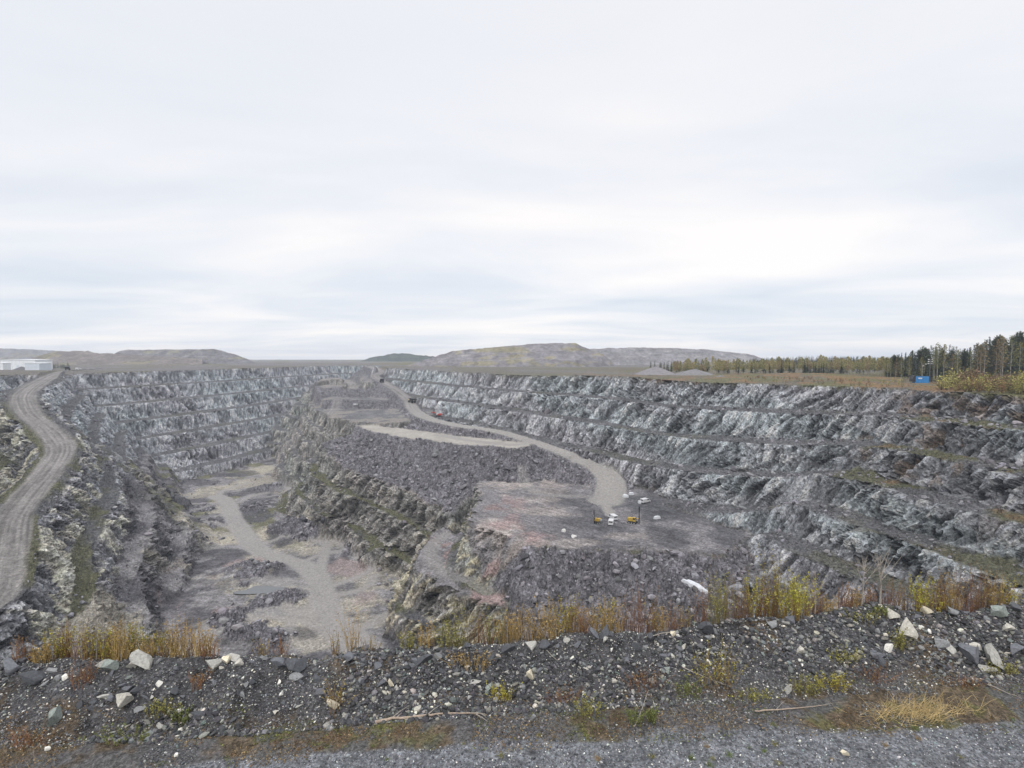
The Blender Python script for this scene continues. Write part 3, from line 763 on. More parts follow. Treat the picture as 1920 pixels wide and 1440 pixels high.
def stones_mesh(name, pos, size, color, rng, mat, variants=10, flat=(0.35, 0.8), hi=False, tilt=0.4):
    base, fc = (ICO2 if hi else (ICO_V, ICO_F))
    n = len(pos); nv = len(base)
    var = np.stack([chipped(base, rng, 6 if hi else 4) for _ in range(variants)])
    k = rng.integers(0, variants, n)
    sc = np.stack([rng.uniform(0.75, 1.35, n), rng.uniform(0.55, 1.0, n), rng.uniform(*flat, n)], -1) * size[:, None]
    V = var[k] * sc[:, None, :]
    V = np.einsum('nij,nvj->nvi', rot_z(n, rng, tilt), V) + pos[:, None, :]
    Fx = (fc[None] + (np.arange(n) * nv)[:, None, None]).reshape(-1, 3)
    C = np.repeat(color, nv, 0)
    return mesh_from(name, V.reshape(-1, 3), Fx, False, C, [mat])

def stone_colors(n, rng, dark=0.64, light=0.05):
    r = rng.random(n); c = np.empty((n, 3), F32)
    c[:] = (0.070, 0.072, 0.079)
    m = r > dark; c[m] = (0.165, 0.167, 0.17)
    m = r > dark + (1 - dark - light) * 0.55; c[m] = (0.27, 0.262, 0.24)
    m = r > dark + (1 - dark - light) * 0.88; c[m] = (0.17, 0.20, 0.19)
    m = r > 1 - light; c[m] = (0.52, 0.50, 0.44)
    return np.clip(c * rng.uniform(0.5, 1.5, (n, 1)) * rng.uniform(0.95, 1.05, (n, 3)), 0.02, 0.72)

def scatter_near(n, rng, ylo, yhi):
    """random points on the near ground between two fractional lines: t = 0 road edge, 1 foot, 2 crest, 3 behind"""
    px = rng.uniform(-120, 2040, n); u = (px - 960) / 1000.0
    de, df, dc, _ = near_lines(u)
    t = rng.uniform(ylo, yhi, n)
    y = np.where(t < 0, de + t * 2.2, np.where(t < 1, de + (df - de) * t, np.where(t < 2, df + (dc - df) * (t - 1), dc + (t - 2) * 1.2)))
    x = u * y
    return x.astype(F32), y.astype(F32), t

def build_gravel():
    mt = attr_mat('stone_chips', 0.8, 0.3, 30.0, 0.4, 0.01)
    rng = np.random.default_rng(21)
    # berm stones
    n = 52000
    x, y, t = scatter_near(n, rng, 0.70, 2.35)
    s = np.clip(rng.lognormal(math.log(0.021), 0.62, n), 0.008, 0.085).astype(F32)
    fine = vnoise2(x / 2.2, y / 1.5, 401)
    keep = (s < 0.03) | (fine > 0.38)
    x, y, s = x[keep], y[keep], s[keep]
    p = np.stack([x, y, near_z(x, y) + s * 0.25], -1)
    o = link('gravel', stones_mesh('gravel', p, s, stone_colors(len(x), rng) * np.where(s > 0.04, 0.7, 1.0)[:, None].astype(F32), rng, mt)); tag(o, kind='stuff')
    # chippings on the road and the verge
    n = 42000
    x, y, t = scatter_near(n, rng, -1.15, 0.9)
    dens = vnoise2(x / 1.2, y / 0.6, 402)
    keep = (t < 0.0) & (rng.random(n) < 0.35 + 0.65 * sstep(-0.75, -0.3, t)) | (t >= 0) & (dens > 0.62)
    x, y, t = x[keep], y[keep], t[keep]
    s = np.clip(rng.lognormal(math.log(0.0125), 0.4, len(x)), 0.006, 0.034).astype(F32)
    p = np.stack([x, y, near_z(x, y) + s * 0.2], -1)
    c = stone_colors(len(x), rng, 0.5, 0.06) * np.array((1.0, 1.04, 1.12), F32) * np.where(t < 0, 1.0, 0.6)[:, None].astype(F32)
    o = link('road_gravel', stones_mesh('road_gravel', p, s, np.clip(c, 0, 0.75), rng, mt)); tag(o, kind='stuff')

def build_pit_rubble():
    """blocks lying on the rubble slopes, at the toes of the faces and on the berms"""
    mt = attr_mat('pit_rubble', 0.9, 0.25, 0.8, 0.3, 0.3)
    rng = np.random.default_rng(31)
    n = 700000
    X = rng.uniform(-330, 170, n).astype(F32); Y = rng.uniform(110, 470, n).astype(F32)
    ok = np.abs(X) < Y * 1.02
    rub = samp(RUB, X, Y); sl = samp(SL, X, Y); wl = samp(WALLM, X, Y) + samp(ROCKY, X, Y); road = samp(ROAD, X, Y); rw = samp(RW, X, Y)
    cl = vnoise2(X / 9, Y / 9, 411)
    pr = 0.085 * rub + 0.012 * samp(FLOOR, X, Y) * (cl > 0.45) + (wl > 0.5) * (sl < 0.9) * (0.02 + 0.10 * rw * (cl > 0.5)) * (cl > 0.42)
    pr = pr * (road < 0.1) * ok
    k = rng.random(n) < pr
    X, Y, rw = X[k], Y[k], rw[k]
    s = np.clip(rng.lognormal(math.log(0.44), 0.62, len(X)), 0.2, 2.6).astype(F32) * np.where(rw > 0.3, 0.8, 1.0)
    p = np.stack([X, Y, samp(Z, X, Y) + 0.25 * s], -1)
    c = np.array((0.135, 0.132, 0.142), F32) * rng.uniform(0.4, 1.9, (len(X), 1)) * rng.uniform(0.96, 1.04, (len(X), 3))
    o = link('rubble', stones_mesh('rubble', p, s, np.clip(c, 0.03, 0.45).astype(F32), rng, mt, flat=(0.4, 0.9)))
    tag(o, kind='stuff')
    print('rubble blocks', len(X))
# ------------------------------------------------------------------ hills and dumps beyond the pit
def hill(name, ridge, D, col, slope=0.62, benches=0, zb=-13.0, rough=1.0, label=None, tint=None):
    rp = np.array(ridge, F32)
    px = np.linspace(rp[0, 0], rp[-1, 0], 260)
    rx = (px - 960) / 1000.0
    top = np.interp(px, rp[:, 0], rp[:, 1])
    top = top + 0.35 * fbm2(px / 9, px * 0, 3, 700) * rough
    h = np.maximum(np.array([ray(a, b)[1] * D for a, b in zip(px, top)]), zb + 0.2)
    nf = 56
    rows = []
    ext = (h - zb) / slope
    for k in range(nf + 1):
        t = k / nf
        p = t
        if benches:
            u = t * benches; f = u - np.floor(u); p = (np.floor(u) + np.clip(f / 0.72, 0, 1)) / benches
        y = D - ext * (1 - t); z = zb + (h - zb) * min(p, 1.0)
        rows.append((y, z))
    for b in (20.0, 60.0, 120.0): rows.append((D + b + 0 * h, h - 0.012 * b * (h - zb) / 20))
    rows.append((D + 260.0 + 0 * h, np.full_like(h, zb)))
    Y = np.array([r[0] for r in rows]); Z_ = np.array([r[1] for r in rows]); X = rx[None] * Y
    am = np.clip((Z_ - zb) / 6, 0, 1) * rough
    Z_ = Z_ + am * (0.9 * fbm2(X / 22, Y / 22, 4, 710) + 0.5 * fbm2(X / 6, Y / 6, 3, 711)) * np.clip((Y < D + 5), 0.2, 1)
    c = np.ones(X.shape + (3,), F32) * np.array(col, F32)
    n1 = fbm2(X / 50, Z_ / 7, 4, 720); n2 = fbm2(X / 14, Z_ / 5, 4, 721)
    for colr, lo, hi, mm in (tint or []): c = mix3(c, colr, sstep(lo, hi, n1 + 0.5 * n2) * mm)
    if benches:
        bf = np.zeros((len(Y), 1), F32)
        for k in range(nf + 1):
            f = k / nf * benches % 1.0; bf[k] = 1.0 if 0.70 < f < 0.999 else 0.0
        c = mix3(c, (0.22, 0.21, 0.20), bf * 0.55 * np.ones_like(X))
    c *= (1 + 0.22 * n2)[..., None]
    nr, nc = X.shape; i = np.arange(nr * nc).reshape(nr, nc)
    Fq = np.stack([i[:-1, :-1], i[:-1, 1:], i[1:, 1:], i[1:, :-1]], -1).reshape(-1, 4)
    o = link(name, mesh_from(name, np.stack([X, Y, Z_], -1).reshape(-1, 3), Fq, True, np.clip(c, 0.02, 0.6).reshape(-1, 3), [HILLM]))
    tag(o, label, None, None, 'structure')
    return o

def build_hills():
    global HILLM
    HILLM = ground_mat('dump_ground', (0.08, 0.25, 0.5), contrast=0.3, bump=(0.6, 0.5), detail=(1.0, 3.0))
    mauve = (0.158, 0.150, 0.162); ol = (0.175, 0.168, 0.06); red = (0.165, 0.137, 0.122)
    hill('waste_rock_hill', [(742, 694), (775, 683), (800, 674), (825, 666), (850, 659), (890, 655), (940, 650), (1000, 645.5), (1040, 643.5), (1078, 643.5), (1092, 650), (1112, 657), (1130, 664), (1145, 676), (1160, 692)], 850, mauve, slope=0.42, benches=3, tint=[(ol, -0.1, 0.7, 0.62), (red, 0.1, 0.6, 0.3)])
    hill('waste_rock_hill', [(1030, 668), (1090, 656), (1130, 653.5), (1180, 652), (1260, 653), (1330, 656), (1365, 660), (1400, 664), (1425, 670), (1445, 680), (1462, 692)], 1080, (0.165, 0.160, 0.170), slope=0.36, benches=2, tint=[(red, 0.0, 0.6, 0.5), ((0.17, 0.18, 0.187), 0.1, 0.5, 0.5)])
    hill('waste_rock_hill', [(1240, 690), (1300, 684), (1350, 676), (1385, 672), (1425, 672), (1440, 678), (1460, 690)], 930, (0.175, 0.170, 0.172), slope=0.5, tint=[((0.2, 0.195, 0.195), 0.1, 0.5, 0.5)])
    hill('waste_rock_hill', [(205, 668), (228, 657.5), (260, 656), (330, 655.5), (402, 654.5), (418, 658), (440, 664), (460, 671), (482, 682)], 1200, (0.135, 0.132, 0.138), slope=0.5, benches=2, tint=[(ol, 0.2, 0.7, 0.4)])
    hill('waste_rock_hill', [(-120, 651), (0, 653), (60, 655), (110, 658), (160, 660), (240, 668)], 1600, (0.155, 0.152, 0.163), slope=0.45, tint=[(ol, 0.2, 0.7, 0.3)])
    hill('waste_rock_hill', [(60, 672), (85, 664), (112, 659), (166, 658), (180, 662), (230, 664), (300, 668), (380, 673)], 1050, (0.140, 0.125, 0.118), slope=0.3, tint=[(ol, 0.2, 0.7, 0.35)])
    hill('forest_hill', [(655, 686), (670, 680), (682, 675), (700, 669), (735, 663.5), (770, 663.5), (795, 666), (830, 672), (870, 686)], 2100, (0.050, 0.064, 0.050), slope=0.4, rough=2.5, tint=[((0.035, 0.05, 0.045), 0.0, 0.4, 0.8)])
    # gravel stockpiles on the rim
    mt = attr_mat('stockpile_gravel', 0.95, 0.25, 1.5, 0.5, 0.15)
    rng = np.random.default_rng(5)
    def cone(px, py, wpx, hpx, d, label, col):
        x, y, zg = (px - 960) / 1000 * d, d, -12.6
        R = wpx / 2 * d / 1000; H = hpx * d / 1000
        n, m = 48, 16; v = []
        for j in range(m + 1):
            f = j / m
            for i in range(n):
                a = 2 * math.pi * i / n
                r = R * f * (1 + 0.10 * math.sin(2 * a + px) + 0.06 * math.sin(5 * a))
                v.append((r * math.cos(a), r * math.sin(a) * 0.8, H * max(0, (1 - f ** 1.15)) + 0.12 * rng.normal() * (f < 1)))
        f4 = [(j * n + i, (j + 1) * n + i, (j + 1) * n + (i + 1) % n, j * n + (i + 1) % n) for j in range(m) for i in range(n)]
        me = mesh_from('gravel_pile', v, np.array(f4), False, np.array(col, F32)[None] * rng.uniform(0.9, 1.1, (len(v), 1)), [mt])
        o = link('gravel_pile', me); o.location = (x, y, zg); tag(o, label, 'gravel pile', 'gravel piles on the far rim')
    cone(1230, 700, 84, 15, 420, 'larger purplish grey cone of gravel left of the yellow birches', (0.175, 0.168, 0.176))
    cone(1302, 706, 76, 12, 395, 'lower flat grey gravel heap right of the larger cone', (0.165, 0.162, 0.166))
    cone(1351, 714, 56, 6, 330, 'smooth pale blue grey gravel heap at the pit edge', (0.21, 0.222, 0.235))
    cone(41, 696, 36, 7, 560, 'dark grey heap in front of the white warehouse', (0.10, 0.10, 0.11))

# ------------------------------------------------------------------ trees
def spruce_meshes(k, rng, bare=0.18, pine=False):
    """trunk and crown of one conifer, 1 m high"""
    tr = MB().tube([(0, 0, 0), (0.002, 0, 0.5), (0, 0, 0.99)], [0.012, 0.008, 0.0015], 5)
    trunk = tr.mesh('trunk', M['bark_dark'])
    V = []; C = []; Fq = []
    nw = 26
    for w in range(nw):
        t = w / (nw - 1); h = bare + (0.985 - bare) * t
        if pine: R = 0.16 * math.sin(math.pi * min(1, 0.15 + 0.85 * t)) ** 0.7 + 0.02
        else: R = 0.155 * (1 - t) ** 0.85 + 0.012
        R *= rng.uniform(0.7, 1.2)
        nb = rng.integers(5, 9)
        for b in range(nb):
            if rng.random() < 0.12: continue
            a = rng.uniform(0, 2 * math.pi); L = R * rng.uniform(0.55, 1.15); droop = (rng.uniform(0.25, 0.65) if not pine else rng.uniform(-0.5, 0.1))
            ca, sa = math.cos(a), math.sin(a); wd = 0.020 + 0.25 * L
            for q in range(3):
                f0, f1 = q / 3, (q + 1) / 3 + 0.05
                j = rng.normal(0, 0.008, 3)
                p0 = np.array((ca * L * f0, sa * L * f0, h - droop * L * f0)) + j; p1 = np.array((ca * L * f1, sa * L * f1, h - droop * L * f1 + 0.01 * q)) + j
                s_ = np.array((-sa, ca, rng.uniform(-0.7, 0.7))) * wd * (1 - 0.22 * q) * 0.5
                n = len(V); V += [p0 - s_, p0 + s_, p1 + s_ * 0.55, p1 - s_ * 0.55]; Fq.append((n, n + 1, n + 2, n + 3))
                base = np.array((0.030, 0.046, 0.024)) if not pine else np.array((0.045, 0.058, 0.032))
                c = base * rng.uniform(0.6, 1.6) * (0.8 + 0.4 * q / 2); C += [c] * 4
    crown = mesh_from('crown', V, np.array(Fq), False, np.array(C), [M['needles']])
    return trunk, crown

def birch_meshes(rng, col, dens=230, low=0.35, big=1.0):
    tr = MB().tube([(0, 0, 0), (0.006, 0.004, 0.4), (0.0, 0.01, 0.75), (0.004, 0.0, 0.97)], [0.0085, 0.007, 0.004, 0.001], 5)
    for _ in range(9):
        h = rng.uniform(low, 0.85); a = rng.uniform(0, 2 * math.pi); L = rng.uniform(0.07, 0.16)
        tr.tube([(0, 0, h), (math.cos(a) * L * 0.5, math.sin(a) * L * 0.5, h + L * 0.6), (math.cos(a) * L * 0.8, math.sin(a) * L * 0.8, h + L * 1.2)], [0.003, 0.002, 0.0007], 3, cap=False)
    trunk = tr.mesh('trunk', M['bark_birch'])
    V = []; C = []; Fq = []
    for _ in range(dens):
        t = rng.uniform(0, 1); h = low + (1 - low) * t
        R = 0.125 * math.sin(math.pi * (0.12 + 0.85 * t)) ** 0.8
        a = rng.uniform(0, 2 * math.pi); r = R * math.sqrt(rng.random())
        p = np.array((math.cos(a) * r, math.sin(a) * r, h)); s = rng.uniform(0.008, 0.019) * big
        A = rng.normal(size=3); A /= np.linalg.norm(A); B = np.cross(A, rng.normal(size=3)); B /= np.linalg.norm(B)
        n = len(V); V += [p - A * s, p + B * s * 0.7, p + A * s, p - B * s * 0.7]; Fq.append((n, n + 1, n + 2, n + 3))
        c = np.array(col) * rng.uniform(0.6, 1.45); C += [c] * 4
    crown = mesh_from('crown', V, np.array(Fq), False, np.array(C), [M['leaves']])
    return trunk, crown

def shrub_mesh(rng, col, n=170, tall=1.0):
    V = []; C = []; Fq = []
    for s in range(9):
        a = rng.uniform(0, 2 * math.pi); sp = rng.uniform(0.05, 0.5); top = np.array((math.cos(a) * sp, math.sin(a) * sp, rng.uniform(0.6, 1.0)))
        w = 0.012
        k = len(V); V += [(-w, 0, 0), (w, 0, 0), tuple(top + (w * .3, 0, 0)), tuple(top - (w * .3, 0, 0))]; Fq.append((k, k + 1, k + 2, k + 3)); C += [np.array((0.12, 0.09, 0.06))] * 4
        for _ in range(n // 9):
            f = rng.uniform(0.25, 1.02); p = top * f + rng.normal(0, 0.075, 3); p[2] = max(p[2], 0.05); z = rng.uniform(0.025, 0.055)
            A = rng.normal(size=3); A /= np.linalg.norm(A); B = np.cross(A, rng.normal(size=3)); B /= np.linalg.norm(B)
            k = len(V); V += [p - A * z, p + B * z * 0.6, p + A * z, p - B * z * 0.6]; Fq.append((k, k + 1, k + 2, k + 3)); C += [np.array(col) * rng.uniform(0.55, 1.5)] * 4
    return mesh_from('foliage', V, np.array(Fq), False, np.array(C), [M['leaves']])

M = {}
def build_mats():
    M['bark_dark'] = flat_mat('bark_dark', (0.09, 0.07, 0.055), 0.95, 0.3, 8)
    M['bark_birch'] = flat_mat('bark_birch', (0.27, 0.255, 0.23), 0.9, 0.4, 30)
    M['needles'] = attr_mat('needles', 0.9)
    M['leaves'] = attr_mat('leaves', 0.85)

def gz(x, y):
    if LX0 + 45 < x < LX1 - 45 and y < LY1 - 45: return zat(x, y)
    return float(far_z(np.array([x]), np.array([y]))[0])

def build_trees():
    build_mats()
    rng = np.random.default_rng(11)
    sp = [spruce_meshes(i, rng, bare=rng.uniform(0.06, 0.2)) for i in range(6)] + [spruce_meshes(i, rng, bare=0.5, pine=True) for i in range(2)]
    BC = [(0.165, 0.150, 0.050), (0.150, 0.115, 0.055), (0.125, 0.135, 0.050), (0.17, 0.125, 0.06)]
    YC = [(0.29, 0.255, 0.105), (0.235, 0.225, 0.095), (0.27, 0.21, 0.115)]
    bi = [birch_meshes(rng, BC[i % 4], 300, rng.uniform(0.25, 0.42)) for i in range(6)]
    yb = [birch_meshes(rng, YC[i % 3], 520, rng.uniform(0.30, 0.45), 1.45) for i in range(5)]
    def proto(name, tc):
        e = bpy.data.objects.new(name, None)
        return e, tc
    def plant(name, meshes, x, y, h, wid, label, cat, group):
        e = empty(name, (x, y, gz(x, y) - 0.15), rng.uniform(0, 6.28), (h * wid, h * wid, h))
        tag(e, label, cat, group)
        link('trunk', meshes[0], e); link('crown', meshes[1], e)
        return e
    # tall spruces and pines at the right edge; skyline heights read from the photograph
    sky = np.array([(1640, 682), (1680, 664), (1700, 656), (1730, 650), (1760, 646), (1785, 645), (1800, 652), (1815, 652), (1835, 640), (1860, 626), (1885, 630), (1905, 620), (1960, 618), (2050, 610)], F32)
    n = 0
    for i in range(265):
        px = rng.uniform(1660, 2030); d = rng.uniform(262, 345) if i > 60 else rng.uniform(290, 345)
        if px < 1700: d = rng.uniform(300, 345)
        ty = np.interp(px, sky[:, 0], sky[:, 1]) + abs(rng.normal(0, 13)) + (0 if i % 5 else -3)
        x = (px - 960) / 1000 * d; g = gz(x, d)
        h = ray(px, ty)[1] * d - g
        if h < 5: continue
        pine = rng.random() < 0.16
        m = sp[6 + rng.integers(0, 2)] if pine else sp[rng.integers(0, 6)]
        plant('pine_tree' if pine else 'spruce_tree', m, x, d, h, rng.uniform(0.75, 1.05) * (1.2 if h < 14 else 1.05), 'dark green pine with a bare lower trunk among the spruces on the right rim' if pine else 'tall dark spruce in the dense stand above the right pit wall', 'pine' if pine else 'spruce', 'conifers on the right rim')
    # pale-trunked birches in front of the spruces
    for px, ty in [(1770, 645), (1757, 642), (1832, 642), (1838, 646), (1845, 640), (1868, 636), (1876, 628), (1879, 630), (1895, 628), (1752, 650), (1786, 662), (1795, 655), (1690, 668), (1665, 676), (1656, 678), (1670, 670), (1705, 668), (1912, 640), (1930, 635), (1820, 655), (1728, 668), (1680, 672)]:
        d = rng.uniform(250, 262); x = (px - 960) / 1000 * d; h = ray(px, ty)[1] * d - gz(x, d)
        plant('birch_tree', bi[rng.integers(0, 6)], x, d, h, 0.9, 'slender birch with a pale trunk in front of the dark spruces', 'birch', 'birches at the spruce edge')
    # belt of young birches
    for i in range(270):
        px = rng.uniform(1262, 1690); d = rng.uniform(395, 470) - 70 * sstep(1500, 1690, px)
        if px < 1330 and d < 425: d += 30
        ty = 678 - 4.5 * sstep(1450, 1680, px) + rng.normal(0, 4.0)
        x = (px - 960) / 1000 * d; h = max(ray(px, ty)[1] * d - gz(x, d), 3.0)
        plant('birch_tree', yb[rng.integers(0, 5)], x, d, h, rng.uniform(0.9, 1.5), 'young yellow green birch in the thin belt beyond the right pit wall', 'birch', 'young birches beyond the right wall')
    for i in range(105):
        if i < 30: px, d, ty = rng.uniform(1218, 1330), rng.uniform(500, 540), rng.uniform(676, 682)
        elif i < 48: px, d, ty = rng.uniform(1508, 1552), rng.uniform(385, 400), rng.uniform(678, 688)
        else: px, d, ty = rng.uniform(1340, 1680), rng.uniform(400, 500), rng.uniform(671, 684)
        x = (px - 960) / 1000 * d; h = max(ray(px, ty)[1] * d - gz(x, d), 3)
        plant('spruce_tree', sp[rng.integers(0, 6)], x, d, h, rng.uniform(1.0, 1.4), 'small dark spruce standing among the young birches', 'spruce', 'small spruces in the birch belt')
    # far forest: one mass
    V = []; C = []; Fs = []; nv = 0
    me = sp[0][1]; a = np.empty(len(me.vertices) * 3, F32); me.vertices.foreach_get('co', a); a = a.reshape(-1, 3)
    fa = np.arange(len(a)).reshape(-1, 4)
    sel = rng.choice(len(fa), 150, replace=False)
    for i in range(900):
        px = rng.uniform(1405, 1760); d = rng.uniform(560, 760)
        x = (px - 960) / 1000 * d; ty = rng.normal(672.5 - 2.5 * sstep(1420, 1500, px), 1.7); g = gz(x, d); h = max(ray(px, ty)[1] * d - g, 4)
        q = a[fa[sel]].reshape(-1, 3) * np.array((h * 1.5, h * 1.5, h)) + np.array((x, d, g))
        V.append(q); Fs.append(np.arange(len(q)).reshape(-1, 4) + nv); nv += len(q)
        C.append(np.repeat(np.array((0.050, 0.062, 0.040), F32)[None] * rng.uniform(0.6, 1.5), len(q), 0))
    for i in range(150):
        px = rng.uniform(-60, 130); d = rng.uniform(640, 720)
        x = (px - 960) / 1000 * d; g = gz(x, d); h = rng.uniform(3, 9)
        q = a[fa[sel]].reshape(-1, 3) * np.array((h * 2.0, h * 2.0, h)) + np.array((x, d, g))
        V.append(q); Fs.append(np.arange(len(q)).reshape(-1, 4) + nv); nv += len(q)
        C.append(np.repeat(np.array((0.06, 0.07, 0.04), F32)[None] * rng.uniform(0.6, 1.5), len(q), 0))
    o = link('forest', mesh_from('forest', np.concatenate(V), np.concatenate(Fs), False, np.concatenate(C), [M['needles']])); tag(o, kind='stuff')
    # shrubs on the right rim
    SC = [(0.30, 0.28, 0.09), (0.20, 0.115, 0.055), (0.17, 0.17, 0.06), (0.17, 0.11, 0.07), (0.34, 0.32, 0.10)]
    sh = [shrub_mesh(rng, SC[i % 5]) for i in range(10)]
    for i in range(290):
        px = rng.uniform(1390, 1990) if i < 190 else rng.uniform(1765, 1990)
        x = (px - 960) / 1000.0
        # rim depth at this column
        lo = 150.0
        dd = np.linspace(140, 420, 281); zz = samp(Z, x * dd, dd); k = np.nonzero(zz < -15.0)[0]
        rim = dd[k[-1]] if len(k) else 170
        d = rim + rng.uniform(4, 34) * (1 if px > 1560 else 1.6)
        X = x * d
        big = sstep(1600, 1780, px)
        h = rng.uniform(1.0, 2.2) + big * rng.uniform(0.3, 4.2) * (d - rim > 10) + (rng.uniform(1.0, 4.0) if i >= 190 else 0)
        if 1695 < px < 1758: h = 0.6
        ci = rng.integers(0, 10) if px > 1600 else [1, 6, 3, 8, 2][rng.integers(0, 5)]
        o = link('shrub', sh[ci]); o.location = (X, d, gz(X, d) - 0.1); o.scale = (h * rng.uniform(0.8, 1.3), h * rng.uniform(0.8, 1.3), h); o.rotation_euler.z = rng.uniform(0, 6.28)
        tag(o, 'leafy willow shrub growing along the top of the right pit wall', 'shrub', 'shrubs along the right rim')
# ------------------------------------------------------------------ single rocks on the berm
KINDC = {'light': (0.42, 0.405, 0.36), 'cream': (0.62, 0.56, 0.43), 'pale': (0.33, 0.325, 0.30), 'grey': (0.20, 0.205, 0.21), 'green': (0.20, 0.225, 0.21), 'dark': (0.075, 0.08, 0.09), 'slate': (0.115, 0.12, 0.135), 'white': (0.66, 0.65, 0.60)}
NOTABLE = [  # px, py (bottom), width px, height px, kind, flatness, label
    (270, 1252, 50, 34, 'pale', 'big rounded beige boulder on the crest at the left'),
    (250, 1252, 20, 22, 'light', 'pale stone touching the left side of the big beige boulder'),
    (232, 1334, 40, 42, 'light', 'pale pointed rock sticking out of the berm at lower left'),
    (207, 1258, 40, 22, 'green', 'greenish grey slab on the crest left of the beige boulder'),
    (192, 1248, 26, 12, 'pale', 'thin pale slab leaning on the crest by the greenish slab'),
    (62, 1286, 50, 32, 'dark', 'large black slate block below the crest at far left'),
    (18, 1268, 48, 26, 'slate', 'dark grey slab at the left picture edge'),
    (103, 1358, 26, 34, 'green', 'upright grey green slab low on the berm at far left'),
    (118, 1278, 15, 14, 'white', 'small white stone right of the black slate block'),
    (625, 1336, 24, 34, 'cream', 'upright cream boulder at the foot of the berm left of centre'),
    (732, 1290, 16, 18, 'cream', 'cream five sided stone in the middle of the berm'),
    (992, 1272, 22, 20, 'cream', 'bright cream stone below the crest at the centre'),
    (425, 1248, 22, 22, 'cream', 'left of two cream stones on the crest'),
    (445, 1250, 18, 18, 'light', 'right of two cream stones on the crest'),
    (555, 1254, 44, 30, 'dark', 'big black angular rock on the crest left of centre'),
    (520, 1250, 36, 18, 'slate', 'dark slab beside the big black crest rock'),
    (797, 1240, 44, 18, 'dark', 'flat black slab overhanging the crest'),
    (655, 1240, 34, 20, 'slate', 'weathered dark slab on the crest with twigs in front'),
    (955, 1222, 32, 22, 'dark', 'blue black boulder on the crest in front of ochre grass'),
    (998, 1220, 22, 20, 'pale', 'beige stone right of the blue black boulder'),
    (1022, 1220, 24, 18, 'dark', 'dark blue stone right of the beige stone'),
    (1112, 1196, 20, 22, 'slate', 'bluish stone on the crest right of centre'),
    (1136, 1203, 18, 14, 'pale', 'pale stone right of the bluish crest stone'),
    (1222, 1204, 20, 20, 'dark', 'black stone on the crest before the willow thicket'),
    (1260, 1194, 16, 12, 'cream', 'small cream stone on the crest under a stick'),
    (1327, 1186, 40, 28, 'dark', 'large black slab on the crest left of the willow thicket'),
    (1450, 1178, 28, 18, 'grey', 'grey stone on the crest below the willow thicket'),
    (1484, 1170, 32, 16, 'slate', 'dark pointed slab at the foot of the yellow willow'),
    (1502, 1226, 20, 20, 'light', 'pale blocky stone right of the gravel patch'),
    (1705, 1196, 30, 34, 'light', 'large pale speckled boulder high on the right berm'),
    (1675, 1160, 22, 18, 'light', 'pale stone on the crest left of the speckled boulder'),
    (1738, 1154, 24, 20, 'cream', 'cream block on the crest above the speckled boulder'),
    (1722, 1160, 26, 12, 'slate', 'dark flat slab under the cream crest block'),
    (1788, 1154, 34, 16, 'grey', 'low grey boulder on the crest in front of red twigs'),
    (1875, 1158, 36, 24, 'green', 'big grey green boulder on the crest at far right'),
    (1908, 1148, 30, 16, 'dark', 'dark rounded boulder at the right picture edge'),
    (1826, 1248, 36, 40, 'slate', 'large dark rounded boulder low on the right berm'),
    (1860, 1246, 34, 46, 'pale', 'tall pale slab leaning beside the dark boulder'),
    (1832, 1222, 26, 20, 'light', 'pale stone resting on top of the dark boulder'),
    (1852, 1262, 34, 14, 'pale', 'low pale stone in front of the leaning slab'),
    (1773, 1216, 32, 22, 'grey', 'striped grey boulder half buried in the right berm'),
    (1668, 1222, 18, 20, 'white', 'white tilted block on the right berm'),
    (1605, 1236, 13, 14, 'cream', 'small pinkish cream stone left of the white tilted block'),
    (1655, 1252, 22, 20, 'dark', 'dark stone at the foot of the right berm'),
    (1642, 1232, 30, 12, 'slate', 'flat dark slab above the dark foot stone'),
    (1890, 1182, 26, 16, 'light', 'pale broken slab near the right picture edge'),
    (1905, 1222, 44, 22, 'slate', 'long dark slab sliding down at the right picture edge'),
    (1744, 1190, 12, 10, 'white', 'small bright white stone right of the speckled boulder'),
    (1582, 1416, 22, 10, 'cream', 'flat cream stone lying alone on the gravel road'),
    (784, 1336, 16, 16, 'light', 'white round stone just above the long fallen branch'),
    (1000, 1352, 14, 12, 'grey', 'grey round stone in the verge right of the long branch'),
    (1480, 1300, 16, 22, 'pale', 'pale shard at the foot of the gravel patch'),
    (300, 1368, 16, 12, 'pale', 'pinkish pale stone at the foot of the left berm'),
    (85, 1410, 14, 10, 'white', 'small white stone in the left verge'),
    (330, 1420, 14, 8, 'white', 'white chip at the road edge on the left'),
]
def rock_mesh(rng, flat=0.7, elong=1.25):
    v = chipped(ICO3[0] * 1.15, rng, 13, 0.28, 0.66)
    n = 0.05 * (vnoise3(v[:, 0] * 2.5 + 9, v[:, 1] * 2.5, v[:, 2] * 2.5, int(rng.integers(0, 999))) - 0.5)
    v = v * (1 + n[:, None]); v /= np.abs(v).max(0)
    v *= np.array((0.5, 0.42, 0.5), F32)
    return v

